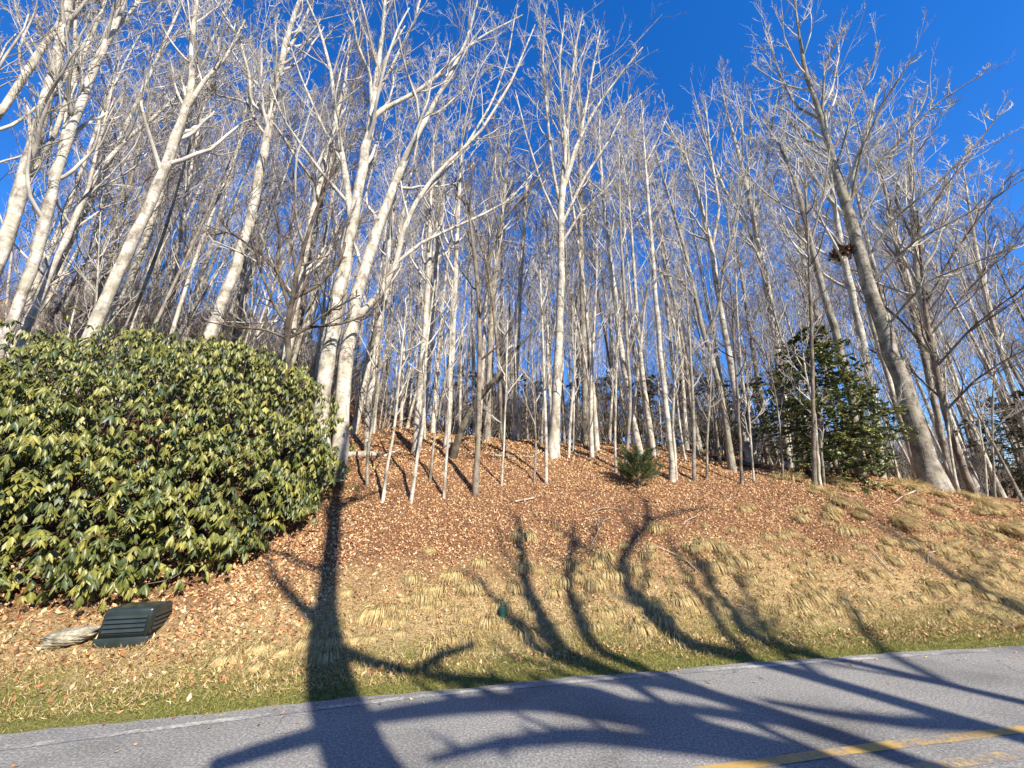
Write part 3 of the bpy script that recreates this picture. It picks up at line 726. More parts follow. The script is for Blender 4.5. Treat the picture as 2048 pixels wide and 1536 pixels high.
# thin understorey poles
SAPV = []
for i in range(6):
    rg_ = np.random.default_rng(900 + i)
    tr, cr = straight_tree(10 + 3 * rg_.random(), .046 * rg_.uniform(.8, 1.3), rg_, .3, 14, rg_.uniform(0, .12), .22, (5, 4))
    bk = ('bark_pale', 'bark_grey', 'bark_pale')[i % 3]
    SAPV.append((make_mesh('trunk', tr[0], tr[1], M[bk]), make_mesh('crown', cr[0], cr[1], M['twig_grey' if i % 2 else 'twig_pale']), bk))
cnt = 0
while cnt < 190:
    q = fr.uniform(-60, 2110); az = math.atan((q - 1024) / FPX / 0.95); D = 11 + 17 * fr.random() ** 1.1
    x, y = D * math.sin(az), D * math.cos(az); d = y - edge(x)
    if d < 4.2 or (x < -2.8 and d < 6.5): continue
    if any((x - a) ** 2 + (y - b_) ** 2 < .35 ** 2 for a, b_ in placed): continue
    v_ = SAPV[fr.integers(len(SAPV))]
    e_ = empty('sapling', (x, y, float(height(x, y)) - .03), 'thin %s understorey sapling pole %s' % (v_[2].split('_')[1], zone(x, y)), 'sapling', '%s saplings %s' % (v_[2].split('_')[1], zone(x, y)))
    e_.rotation_euler = (fr.normal() * .07, fr.normal() * .07, fr.uniform(0, 6.28)); k_ = fr.uniform(.45, 1.1); e_.scale = (k_ * 1.1, k_ * 1.1, k_)
    link('trunk', v_[0], e_); link('crown', v_[1], e_)
    placed.append((x, y)); cnt += 1

# leafless brush between the trunks
BRV = []
for i in range(6):
    rg_ = np.random.default_rng(1200 + i); ns = 9
    az_ = rg_.uniform(0, 6.28, ns); dS = norm(np.stack([np.cos(az_) * .45, np.sin(az_) * .45, np.ones(ns)], 1)); PS = np.zeros((ns, 7, 3)); PS[:, 0] = np.stack([np.cos(az_) * .12, np.sin(az_) * .12, np.full(ns, -.1)], 1)
    lS = rg_.uniform(1.6, 3.2, ns)
    for q in range(1, 7):
        dS = norm(dS + rg_.normal(size=dS.shape) * .14 + [0, 0, .03]); PS[:, q] = PS[:, q - 1] + dS * (lS / 6)[:, None]
    RS = np.linspace(.016, .005, 7)[None].repeat(ns, 0)
    pr = crown_from([(PS, RS)], rg_, (7, 6), lens=(.45, .5), f0=(.2, .2), rmin=(.006, .0045), ang=((25, 60), (25, 60)))
    V, F = tubes(PS, RS, 5); V2, F2 = join(pr); mt = ('twig_grey', 'twig_brown', 'twig_grey')[i % 3]
    BRV.append((make_mesh('stems', V, F, M['bark_brown'] if mt == 'twig_brown' else M['bark_grey']), make_mesh('twigs', V2, F2, M[mt]), 'brown' if mt == 'twig_brown' else 'grey'))
cnt = 0
while cnt < 280:
    q = fr.uniform(-60, 2110); az = math.atan((q - 1024) / FPX / 0.95); D = 12.5 + 30 * fr.random() ** 1.1
    x, y = D * math.sin(az), D * math.cos(az); d = y - edge(x)
    if d < 6.8: continue
    v_ = BRV[fr.integers(len(BRV))]; zn = zone(x, y)
    e_ = empty('bare_shrub', (x, y, float(height(x, y)) - .02), 'leafless twiggy %s shrub %s' % (v_[2], zn), 'shrub', '%s brush %s' % (v_[2], zn))
    k_ = fr.uniform(.6, 1.25) * (1 + max(0, D - 15) * .02); e_.scale = (k_ * 1.2, k_ * 1.2, k_); e_.rotation_euler = (0, 0, fr.uniform(0, 6.28))
    link('stems', v_[0], e_); tag(link('twigs', v_[1], e_), kind='stuff'); cnt += 1

# ------------------------------------------------------------------ leaves: transforms applied to one leaf shape
def leaf_shape(nseg=3, wid=.32, fold=.35, droop=.25, point=.8):
    """unit leaf along +Y, midrib and two edges"""
    if nseg == 1:
        h = wid / 2
        return np.array([(0, 0, 0), (h, .5, -fold * h - droop * .2), (0, 1, -droop), (-h, .5, -fold * h - droop * .2)]), np.array([(0, 1, 2), (0, 2, 3)])
    t = np.linspace(0, 1, nseg + 1)
    w = wid * np.sin(np.pi * np.clip(t * .94 + .04, 0, 1) ** point) * .5
    V = []
    for ti, wi in zip(t, w):
        zc = -droop * ti ** 2
        V += [(-wi, ti, zc - fold * wi), (0, ti, zc), (wi, ti, zc - fold * wi)]
    V = np.array(V)
    F = []
    for i in range(nseg):
        a = i * 3
        F += [(a, a + 1, a + 4, a + 3), (a + 1, a + 2, a + 5, a + 4)]
    return V, np.array(F)
def frames(d, up):
    y = norm(d); x = norm(np.cross(y, up)); z = np.cross(x, y)
    return np.stack([x, y, z], -1)           # columns
def scatter_leaves(shape, pos, fr3, size, col):
    V, F = shape
    W = np.einsum('nij,vj->nvi', fr3, V) * size[:, None, None] + pos[:, None]
    n, v = len(pos), len(V)
    Ff = (F[None] + (np.arange(n) * v)[:, None, None]).reshape(-1, F.shape[1])
    return W.reshape(-1, 3), Ff, np.repeat(col, v, 0)

# ------------------------------------------------------------------ rhododendron
rr = np.random.default_rng(21)
BC = np.array([-8.1, 8.35, 2.3]); BR = np.array([4.35, 2.95, 3.05])
LOBES = [(BC, BR), (np.array([-5.15, 7.3, 1.9]), np.array([1.4, 1.35, 1.75])), (np.array([-6.2, 8.2, 3.6]), np.array([1.9, 1.7, 1.75])),
         (np.array([-9.5, 6.9, 2.3]), np.array([3.0, 1.9, 2.1])), (np.array([-5.4, 6.6, 1.3]), np.array([1.45, 1.0, 1.0])), (np.array([-7.2, 6.3, 1.6]), np.array([2.2, 1.2, 1.3])), (np.array([-6.4, 6.15, .95]), np.array([1.5, .75, .75])), (np.array([-8.4, 5.9, 1.3]), np.array([2.1, .9, 1.2])), (np.array([-4.9, 7.5, 2.6]), np.array([1.15, 1.1, 1.5]))]
def inside_val(p):
    return np.min([(((np.abs(p - c) / r) ** 2.3).sum(-1)) for c, r in LOBES], axis=0)
def bush_shell(n, lo, hi):
    out = []
    while sum(len(o) for o in out) < n:
        k = rr.integers(len(LOBES)); c, r = LOBES[k]
        u = norm(rr.normal(size=(400, 3)))
        sc = ((np.abs(u) / 1.0) ** 2.3).sum(-1) ** (-1 / 2.3)
        p = c + u * r * sc[:, None] * rr.uniform(lo, hi, 400)[:, None]
        # lumpy outline
        lump = .10 * np.sin(p[:, 0] * 3.1 + p[:, 2] * 2.3) * np.sin(p[:, 2] * 3.7 + p[:, 1] * 1.3) + .06 * np.sin(p[:, 0] * 7.3) * np.sin(p[:, 2] * 6.7)
        p = p + u * lump[:, None] * 1.7
        keep = (inside_val(p) > lo ** 2.3 * .9) & (p[:, 2] > height(p[:, 0], p[:, 1]) + .22) & (p[:, 1] < 9.4)
        cl = np.sin(p[:, 0] * 4.3 + p[:, 1] * 2.1) * np.sin(p[:, 2] * 5.1 + p[:, 0] * 1.7) + .5 * np.sin(p[:, 0] * 9.1 - p[:, 2] * 7.7)
        if hi > 1: keep &= (cl > -.25) | (rr.random(400) < .22)
        # area weight: large lobes get more
        keep &= rr.random(400) < (r[0] * r[2] / 13)
        out.append(p[keep])
    return np.concatenate(out)[:n]
NS = 5200
wp = np.concatenate([np.concatenate([bush_shell(NS - 500, .92, 1.07), bush_shell(500, 1.04, 1.16)]), bush_shell(4600, .62, .92)])
ctr = np.array([c for c, r in LOBES])
kk = np.argmin([(((wp - c) / r) ** 2).sum(-1) for c, r in LOBES], axis=0)
outw = norm((wp - ctr[kk]) / np.array([r for c, r in LOBES])[kk] ** 2)
axis = norm(outw * .5 + np.array([0, 0, .85]) + rr.normal(size=wp.shape) * .28)
nl_ = 7
idx = np.repeat(np.arange(len(wp)), nl_)
a_ = norm(axis[idx]); ref = norm(np.cross(a_, rr.normal(size=(len(wp), 3))[idx])); b2 = np.cross(a_, ref)
th = np.tile(np.arange(nl_) * 2 * np.pi / nl_, len(wp)) + rr.uniform(-.35, .35, len(idx)) + rr.uniform(0, 6, len(wp))[idx]
rad = np.cos(th)[:, None] * ref + np.sin(th)[:, None] * b2
droop_w = rr.uniform(.5, 1.9, len(wp))[idx][:, None]
ld = norm(rad * .8 + a_ * rr.uniform(-.05, .3, (len(idx), 1)) - np.array([0, 0, 1]) * droop_w)
size = rr.uniform(.095, .165, len(idx)) * rr.uniform(.7, 1.15, len(wp))[idx]
upn = norm(a_ * .7 + np.array([0, 0, .6]) + rr.normal(size=a_.shape) * .18)
FR = frames(ld, upn)
pos = wp[idx] + ld * .012
base = np.array([[.13, .14, .028], [.18, .18, .036], [.09, .11, .028], [.26, .24, .05], [.06, .085, .03]])
cidx = rr.choice(5, len(wp), p=[.3, .25, .2, .12, .13])
lc = base[cidx][idx] * rr.uniform(.75, 1.3, (len(idx), 1))
RSHAPE = leaf_shape(3, .29, .55, .25, .8)
bush = empty('rhododendron', (-6.5, 6.6, float(height(-6.5, 6.6))), 'huge rounded rhododendron with drooping glossy leaves at the foot of the hill', 'shrub')
bl = np.array(bush.location)
dist = np.linalg.norm(pos - EYE, axis=1)
seen = outw[idx] @ np.array([.3, -1, .2]) > .2
order = np.argsort(np.where(seen & (idx < NS), dist, 99))
own = order[:296]; rest = np.setdiff1d(np.arange(len(idx)), own)
ro, ri = rest[idx[rest] < NS], rest[idx[rest] >= NS]
Va, Fa, Ca = scatter_leaves(RSHAPE, pos[ro] - bl, FR[ro], size[ro], lc[ro])
Vb, Fb, Cb = scatter_leaves(leaf_shape(1, .36, .5, .2), pos[ri] - bl, FR[ri], size[ri] * 1.1, lc[ri])
V, F, C = np.concatenate([Va, Vb]), [Fa, Fb + len(Va)], np.concatenate([Ca, Cb])
tag(link('foliage', make_mesh('foliage', V, F, M['rhodo'], C), bush), None, None, None, 'stuff')
LM = [make_mesh('leaf', RSHAPE[0], RSHAPE[1], M['rhodo'], np.tile(c_ * f_, (len(RSHAPE[0]), 1))) for c_ in base for f_ in (.85, 1.1)]
for i in own:
    o = link('leaf', LM[int(cidx[idx[i]]) * 2 + int(rr.integers(2))], bush)
    m4 = np.eye(4); m4[:3, :3] = FR[i] * size[i]; m4[:3, 3] = pos[i] - bl
    o.matrix_local = Matrix(m4.tolist())
# stems: from a few feet out to every third whorl
st = wp[::20]
feet = np.array([[-9.2, 7.0], [-8.0, 6.8], [-7.0, 6.7], [-6.0, 6.9], [-5.0, 6.9], [-4.5, 7.4], [-8.5, 8.2], [-6.5, 8.3]])
fk = np.argmin(((st[:, None, :2] - feet[None]) ** 2).sum(-1), 1)
f3 = np.stack([feet[fk][:, 0] + rr.normal(size=len(st)) * .12, feet[fk][:, 1] + rr.normal(size=len(st)) * .12, height(feet[fk][:, 0], feet[fk][:, 1])], 1)
tt = np.linspace(0, 1, 7)[None, :, None]
SP = f3[:, None] * (1 - tt) + st[:, None] * tt
SP[:, :, 2] += (np.sin(tt[..., 0] * np.pi) * .35) * (st[:, 2] - f3[:, 2])[:, None] * .5
SP[:, 1:-1] += rr.normal(size=(len(st), 5, 3)) * .06
SP[:, -1] = st
SP[:, :4] = SP[:, :4] * .5 + .5 * (f3[:, None] * (1 - tt[:, :4]) + (f3[:, None] + (st.mean(0) - f3)[:, None] * .4) * tt[:, :4])
SRr = np.linspace(1, .22, 7)[None] * rr.uniform(.013, .022, (len(st), 1))
V, F = tubes(SP, SRr, 4)
link('stems', make_mesh('stems', V - bl, F, M['bark_dead']), bush)
# smaller rhododendrons further up the left hill
def small_rhodo(px, py, dist_, s_, label, n=260):
    f = foot_at(px, py, dist_)
    e_ = empty('rhododendron', tuple(f), label, 'shrub')
    u = norm(rr.normal(size=(n, 3))); u[:, 2] = np.abs(u[:, 2])
    p = u * np.array([1.2, .9, .75]) * s_ * rr.uniform(.75, 1.05, (n, 1)); p[:, 2] += .15
    ax = norm(u + [0, 0, .6]); ix = np.repeat(np.arange(n), 7); A = ax[ix]
    rf = norm(np.cross(A, rr.normal(size=(n, 3))[ix])); bb = np.cross(A, rf); t_ = np.tile(np.arange(7) * .9, n)
    d_ = norm(np.cos(t_)[:, None] * rf + np.sin(t_)[:, None] * bb - np.array([0, 0, .6]))
    V, F, C = scatter_leaves(RSHAPE, p[ix], frames(d_, A), rr.uniform(.12, .2, len(ix)), base[rr.integers(0, 5, len(ix))])
    tag(link('foliage', make_mesh('foliage', V, F, M['rhodo'], C), e_), None, None, None, 'stuff')
    k_ = np.arange(0, n, 6); S = np.zeros((len(k_), 4, 3)); S[:] = p[k_][:, None] * np.linspace(0, 1, 4)[None, :, None]; S[:, 0, 2] = -.1
    V, F = tubes(S, np.full((len(k_), 4), .014), 4); link('stems', make_mesh('stems', V, F, M['bark_brown']), e_)
small_rhodo(50, 640, 13.5, 1.5, 'small rhododendron on the slope above the big one, below the leaning trunks')
small_rhodo(160, 690, 12.6, 1.0, 'low rhododendron patch peeking over the top of the big one')

# ------------------------------------------------------------------ evergreens
EVG = {}
def evergreen(label, foot, H, W, n_br, n_leaf, seed, colors, leaf=.06, mat='holly', name='evergreen_tree', group=None, droop=-.05, bare=.06, cat='tree', trunk_r=.07, share=None):
    g_ = np.random.default_rng(seed)
    e_ = empty(name, tuple(foot), label, cat, group)
    if share is not None and share in EVG:
        for nm_, me_ in EVG[share]: tag(link(nm_, me_, e_), kind='stuff' if nm_ == 'foliage' else None)
        k_ = H / EVG[share][0][1]['h']; e_.scale = (k_, k_, k_); e_.rotation_euler = (0, 0, seed * 1.7)
        return e_
    z = np.linspace(0, 1, 10)
    P = np.stack([.04 * H * np.sin(z * 3 + seed), .03 * H * np.cos(z * 2.5), H * z], 1); P[0, 2] = -.2
    R = trunk_r * (1 - .9 * z) + .006
    V, F = tubes(P[None], R[None], 8); link('trunk', make_mesh('trunk', V, F, M['bark_brown']), e_)
    f = bare + (1 - bare) * (np.arange(n_br) + g_.random(n_br)) / n_br
    p, T, r = sample(P[None], R[None], np.zeros(n_br, int), f)
    az = g_.uniform(0, 6.28, n_br)
    prof = np.sin(np.pi * np.clip(.18 + f * .8, 0, 1)) ** .8
    ln = W * prof * g_.uniform(.55, 1.15, n_br)
    d = np.stack([np.cos(az), np.sin(az), g_.uniform(-.1, .45, n_br)], 1)
    Pb = np.empty((n_br, 6, 3)); Pb[:, 0] = p
    for q in range(1, 6):
        d = norm(d + [0, 0, droop] + g_.normal(size=d.shape) * .13); Pb[:, q] = Pb[:, q - 1] + d * (ln / 5)[:, None]
    Rb = np.linspace(1, .25, 6)[None] * np.clip(ln * .012, .006, .03)[:, None]
    P2, R2 = grow(Pb, Rb, 7, .25, .98, (35, 70), .42, 4, .02, .15, .6, .004, g_, .6)
    P2[:, :, 2] = P2[:, :, 2] * .6 + P2[:, :1, 2] * .4
    V, F = join([tubes(Pb, Rb, 4), tubes(P2, R2, 3)]); link('limbs', make_mesh('limbs', V, F, M['bark_dead']), e_)
    ii = g_.integers(len(P2), size=n_leaf)
    pp, T2, _ = sample(P2, R2, ii, g_.uniform(.15, 1, n_leaf))
    side = norm(np.cross(T2, [0, 0, 1.]) * g_.choice([-1, 1], n_leaf)[:, None] + T2 * .6 + g_.normal(size=T2.shape) * .35)
    upn_ = norm(np.array([0.15, -.45, .9]) + g_.normal(size=T2.shape) * .45)
    tint = np.asarray(colors)[g_.integers(0, len(colors), len(P2))][ii] * g_.uniform(.8, 1.25, (n_leaf, 1))
    sh = leaf_shape(1, .5, .3, .12, .9) if mat == 'holly' else leaf_shape(1, .05, 0, 0, 1)
    V, F, C = scatter_leaves(sh, pp, frames(side, upn_), leaf * g_.uniform(.7, 1.3, n_leaf), tint)
    tag(link('foliage', make_mesh('foliage', V, F, M[mat], C), e_), None, None, None, 'stuff')
    if share is not None:
        EVG[share] = [(c_.name.split('.')[0], c_.data) for c_ in COL.objects if c_.parent == e_]; EVG[share][0][1]['h'] = H
    return e_
HC = [(.13, .165, .055), (.20, .22, .065), (.29, .29, .085), (.08, .12, .05)]
evergreen('broad dark evergreen holly behind the stem clump on the right crest', foot_at(1690, 960, 14.2), 4.6, 1.75, 170, 90000, 3, HC, .062, bare=.02, droop=-.10)
evergreen('narrow evergreen close beside the big leaning trunk', foot_at(1765, 965, 15.5), 2.8, 1.1, 70, 26000, 4, HC, .06, droop=-.09)
GC = [(.07, .095, .03), (.11, .125, .04), (.16, .155, .055)]
for i, (px, dd, H, W) in enumerate([(1180, 21, 4.0, 1.9), (1235, 23, 4.6, 2.1), (1310, 20, 3.6, 1.9), (1390, 22, 4.2, 2.2), (1440, 18, 3.4, 1.8), (1530, 19, 3.8, 1.9), (990, 22, 4.2, 1.7), (930, 24, 4.5, 1.8), (1060, 25, 4.6, 1.9),
                                    (2010, 25, 4.2, 2.2), (2090, 22, 3.6, 2.0), (820, 21, 3.0, 1.6)]):
    evergreen('dark evergreen understorey tree ' + zone(*foot_at(px, 880, dd)[:2]), foot_at(px, 880, dd), H, W, 50, 10000, 40 + i, GC, .10, group='evergreens ' + zone(*foot_at(px, 880, dd)[:2]), share=i % 4)
# little pine on the bank
def little_pine():
    g_ = np.random.default_rng(8)
    f = hit(1278, 978)
    e_ = empty('pine_sapling', tuple(f), 'little bushy green pine seedling alone on the leafy bank', 'pine')
    n = 40
    P = np.zeros((1, 6, 3)); P[0, :, 2] = np.linspace(-.05, .75, 6); R = np.linspace(.03, .008, 6)[None]
    V, F = tubes(P, R, 6); link('trunk', make_mesh('trunk', V, F, M['bark_brown']), e_)
    fz = np.linspace(.05, .7, n); az = np.arange(n) * 2.4
    d = norm(np.stack([np.cos(az), np.sin(az), g_.uniform(.25, .9, n)], 1)); ln = g_.uniform(.40, .78, n) * (1.05 - fz * .45)
    Pb = np.zeros((n, 5, 3)); Pb[:, 0, 2] = fz
    for q in range(1, 5):
        d = norm(d + [0, 0, .1] + g_.normal(size=d.shape) * .08); Pb[:, q] = Pb[:, q - 1] + d * (ln / 4)[:, None]
    Rb = np.linspace(.008, .003, 5)[None].repeat(n, 0)
    V, F = tubes(Pb, Rb, 4); link('limbs', make_mesh('limbs', V, F, M['bark_brown']), e_)
    m_ = 7000; ii = g_.integers(n, size=m_)
    pp, T, _ = sample(Pb, Rb, ii, g_.uniform(.25, 1, m_))
    dn = norm(T * 1.0 + g_.normal(size=T.shape) * .55)
    tint = np.array([(.085, .12, .04), (.13, .16, .05), (.06, .095, .04)])[g_.integers(0, 3, m_)]
    V, F, C = scatter_leaves(leaf_shape(1, .06, 0, .1, 1), pp, frames(dn, g_.normal(size=dn.shape)), g_.uniform(.09, .15, m_), tint)
    tag(link('needles', make_mesh('needles', V, F, M['needle'], C), e_), None, None, None, 'stuff')
little_pine()

# ------------------------------------------------------------------ snag, logs, nest
def log(name, label, pa, pb, r0, r1, mat, cat, bend=.05, seed=0, k=10):
    g_ = np.random.default_rng(seed); n = 14
    t = np.linspace(0, 1, n)[:, None]; P = np.asarray(pa) * (1 - t) + np.asarray(pb) * t
    L = np.linalg.norm(P[-1] - P[0])
    P[:, 2] += bend * L * np.sin(t[:, 0] * np.pi); P[:, 0] += .02 * L * np.sin(t[:, 0] * 7 + seed)
    R = np.linspace(r0, r1, n) * (1 + .08 * g_.normal(size=n)); V, F = tubes(P[None], R[None], k)
    caps = []
    for rr0, off in ((0, 0), ((n - 1) * k, 1)):
        V = np.concatenate([V, [P[0] if off == 0 else P[-1]]]); c0 = len(V) - 1
        caps.append(np.array([(rr0 + j, rr0 + (j + 1) % k, c0) for j in range(k)]))
    me_ = make_mesh(name, V - np.asarray(pa), [F] + caps, M[mat])
    return me_
snf = hit(905, 916)
sn = empty('dead_snag', tuple(snf), 'dark broken dead trunk leaning right, propped across the white trees', 'dead tree')
def on_plane(px, py, foot):
    h = foot[:2] / np.linalg.norm(foot[:2]); r = ray(px, py); t = (foot[:2] @ h) / (r[:2] @ h); return EYE + t * r
pts = [snf - [0, 0, .1]] + [on_plane(x, y, snf) for x, y in ((912, 890), (935, 830), (965, 790), (1000, 745), (1030, 700), (1062, 668))]
P, R = resample(pts, [.10, .095, .09, .075, .065, .055, .03], 22)
V, F = tubes((P - snf)[None], (R * (1 + .08 * RNG.normal(size=22)))[None], 10); link('trunk', make_mesh('trunk', V, F, M['bark_dead']), sn)
pts = [on_plane(x, y, snf) for x, y in ((968, 785), (955, 770), (940, 758))]
P, R = resample(pts, [.035, .03, .015], 6); V, F = tubes((P - snf)[None], R[None], 6); link('limb', make_mesh('limb', V, F, M['bark_dead']), sn)
def gl(px, py, lift=.05):
    p = hit(px, py); p[2] += lift; return p
for lab, a_p, b_p, r0, r1, mt in [('pale fallen log lying across the foot of the white trees', (690, 914), (760, 912), .09, .07, 'log_pale'), ('thin pale fallen pole on the leaves left of the snag', (765, 918), (800, 902), .04, .03, 'log_pale'),
                              ('grey fallen branch on the leaves right of the dead snag', (985, 915), (1075, 918), .035, .02, 'bark_grey'), ('long dark fallen log along the crest behind the low forked tree', (1300, 880), (1440, 922), .10, .06, 'bark_dead'),
                              ('short pale stick lying on the upper bank', (1030, 1008), (1070, 1000), .022, .012, 'log_pale'), ('dry stick caught in the leaves of the right bank', (1830, 985), (1785, 1010), .02, .01, 'log_pale')]:
    pa, pb = gl(*a_p), gl(*b_p)
    if lab.startswith('long dark'):
        pa = foot_at(1300, 880, 15.5) + [0, 0, .1]; pb = foot_at(1560, 930, 13.8) + [0, 0, .1]
    o = link('fallen_log' if r0 > .03 else 'fallen_stick', log('fallen_log', lab, pa, pb, r0, r1, mt, 'log', .0, int(r0 * 1000)), None, tuple(pa)); tag(o, lab, 'log' if r0 > .03 else 'stick')
sg = np.random.default_rng(91)
for i in range(14):
    px_, py_ = sg.uniform(690, 1950), sg.uniform(985, 1120)
    c_ = hit(px_, py_); az_ = sg.uniform(0, 6.28); L_ = sg.uniform(.25, .8); n_ = 8; tt_ = np.linspace(-.5, .5, n_)
    xs_ = c_[0] + np.cos(az_) * L_ * tt_ + .08 * L_ * np.sin(tt_ * 6 + i); ys_ = c_[1] + np.sin(az_) * L_ * tt_
    P = np.stack([xs_, ys_, height(xs_, ys_) + .03 + .03 * np.cos(tt_ * 3)], 1)[None]
    V, F = tubes(P - c_, np.linspace(.011, .005, n_)[None], 6)
    tag(link('fallen_stick', make_mesh('fallen_stick', V, F, M['log_pale' if i % 3 else 'bark_brown']), None, tuple(c_)), ('bleached' if i % 3 else 'dark') + ' bent twig lying loose on the leaves of the bank', 'stick', ('bleached' if i % 3 else 'dark') + ' twigs on the bank')
# nest of dead leaves high in the tree
nf_ = foot_at(1760, 950, 16.5); nc = on_plane(1683, 505, nf_)
g_ = np.random.default_rng(4); n = 700
V, F, C = scatter_leaves(leaf_shape(1, .6, .3, .2, 1), norm(g_.normal(size=(n, 3))) * (g_.uniform(.0, 1, (n, 1)) ** .7 * .30) * [1.1, 1, .8], frames(g_.normal(size=(n, 3)), g_.normal(size=(n, 3))), g_.uniform(.10, .2, n), np.array([(.16, .09, .05), (.24, .14, .08), (.10, .06, .04)])[g_.integers(0, 3, n)])
tag(link('leaf_nest', make_mesh('leaf_nest', V, F, M['litter'], C), None, tuple(nc)), 'round brown leaf nest lodged high against a white trunk', 'nest')

# ------------------------------------------------------------------ shadow-casting trees across the road, behind the viewer
def caster(label, plane, stems, base, seed, nl=5, dens=(4, 4), wk=1.0):
    foot = np.array([base[0], base[1], float(height(base[0], base[1]))])
    t = Tree('roadside_tree', label, foot, 'bark_grey', 'twig_grey', seed, None, 'tree', normal=(0, 1))
    sets = []
    for i, stp in enumerate(stems):
        P, W = [], []
        for (px, py, w) in stp:
            p = hit(px, py); k = (p[1] - plane) / -SUNV[1]
            tt_ = (p - EYE) @ FW
            P.append(p + SUNV * k); W.append(w * tt_ / FPX / 2 * (1.05 - .40 * min(1, max(0, p[2] - .1) / .6)) * wk)
        if i == 0:
            P = [foot - [0, 0, .2], foot * .6 + np.array(P[0]) * .4] + P; W = [W[0] * 1.35, W[0] * 1.12] + W
        P, R = resample(P, W, 30 if i == 0 else 16)
        V, F = tubes(P[None], R[None], 10)
        link('trunk' if i == 0 else 'limb', make_mesh('trunk', V - foot, F, M['bark_grey']), t.root)
        Pl, Rl = t.grow_limbs(P, R, nl, .55 if i == 0 else .35, .97, .16, (30, 60), .12, k=5)
        sets.append((Pl, Rl))
    t.finish(sets, dens)
caster('stout tree across the road whose long trunk shadow climbs the bank', -3.0,
       [[(722, 1536, 125), (690, 1450, 112), (662, 1370, 90), (648, 1290, 74), (652, 1200, 60), (662, 1100, 52), (670, 1020, 42), (674, 960, 30), (676, 915, 20)],
        [(645, 1250, 40), (600, 1212, 30), (552, 1160, 22), (530, 1110, 12)], [(672, 1010, 18), (720, 1000, 14), (800, 968, 8)],
        [(650, 1290, 40), (740, 1325, 30), (830, 1348, 26), (880, 1312, 22), (950, 1290, 14)], [(670, 1460, 50), (560, 1490, 44), (430, 1530, 40)]], (4.05, -3.0), 1)
caster('leaning roadside tree across the road left of the tall trio', -3.6,
       [[(1640, 1536, 90), (1480, 1480, 80), (1250, 1428, 66), (1060, 1400, 52), (900, 1412, 44), (760, 1432, 36)], [(1330, 1445, 40), (1200, 1385, 36), (1000, 1366, 30), (850, 1350, 22)], [(1560, 1510, 60), (1380, 1490, 50), (1150, 1470, 40), (980, 1490, 26), (860, 1520, 16)], [(1480, 1480, 40), (1330, 1425, 34), (1150, 1388, 26), (1020, 1382, 16)]], (8.4, -3.6), 2, 7, (5, 5), 1.15)
caster('many-limbed roadside tree across the road among the tall trio', -4.2,
       [[(1850, 1536, 60), (1650, 1460, 52), (1430, 1390, 46), (1250, 1350, 42), (1130, 1312, 38), (1090, 1250, 36), (1052, 1170, 32), (1040, 1100, 22), (1035, 1030, 12)],
        [(1440, 1392, 30), (1280, 1335, 28), (1195, 1305, 30), (1160, 1245, 28), (1132, 1160, 22), (1142, 1080, 14), (1145, 1040, 8)], [(1250, 1350, 24), (1110, 1318, 22), (1050, 1275, 20), (990, 1200, 16), (930, 1140, 9)], [(1750, 1500, 44), (1560, 1440, 40), (1380, 1420, 32), (1230, 1400, 22)], [(1052, 1170, 14), (1010, 1110, 10), (990, 1050, 6)], [(1132, 1160, 12), (1180, 1090, 9), (1200, 1030, 5)]], (9.8, -4.2), 3, 8, (5, 5), 1.15)
caster('crooked roadside tree across the road casting an S-shaped shadow', -4.8,
       [[(2040, 1476, 58), (1850, 1420, 52), (1650, 1360, 46), (1480, 1312, 42), (1370, 1290, 44), (1310, 1235, 42), (1252, 1175, 36), (1240, 1130, 30), (1258, 1090, 26), (1298, 1045, 20), (1292, 1000, 12)],
        [(1298, 1042, 16), (1340, 1030, 12), (1410, 1015, 8)], [(1500, 1318, 22), (1430, 1230, 18), (1360, 1130, 14), (1325, 1060, 9)], [(1950, 1450, 44), (1800, 1445, 38), (1650, 1425, 28), (1520, 1400, 18)], [(1650, 1360, 20), (1560, 1290, 16), (1500, 1200, 12), (1450, 1110, 8)]], (11.3, -4.8), 4, 8, (5, 5), 1.15)
caster('slim roadside tree across the road at the end of the row', -4.4,
       [[(2044, 1405, 34), (1850, 1358, 30), (1680, 1318, 28), (1560, 1298, 28), (1505, 1280, 26), (1470, 1230, 22), (1420, 1170, 16), (1380, 1100, 9)], [(1560, 1300, 12), (1440, 1200, 10), (1400, 1120, 6)], [(1900, 1370, 20), (1800, 1320, 16), (1730, 1260, 12), (1680, 1180, 8)]], (11.8, -4.4), 5, 7, (5, 5), 1.15)
caster('far roadside tree across the road shading the right end of the bank', -5.0,
       [[(2046, 1222, 26), (1950, 1182, 22), (1870, 1130, 18), (1780, 1060, 12), (1700, 1000, 8)], [(1930, 1172, 14), (1990, 1120, 10), (1960, 1060, 6)]], (15.5, -5.0), 6, 7, (5, 5))

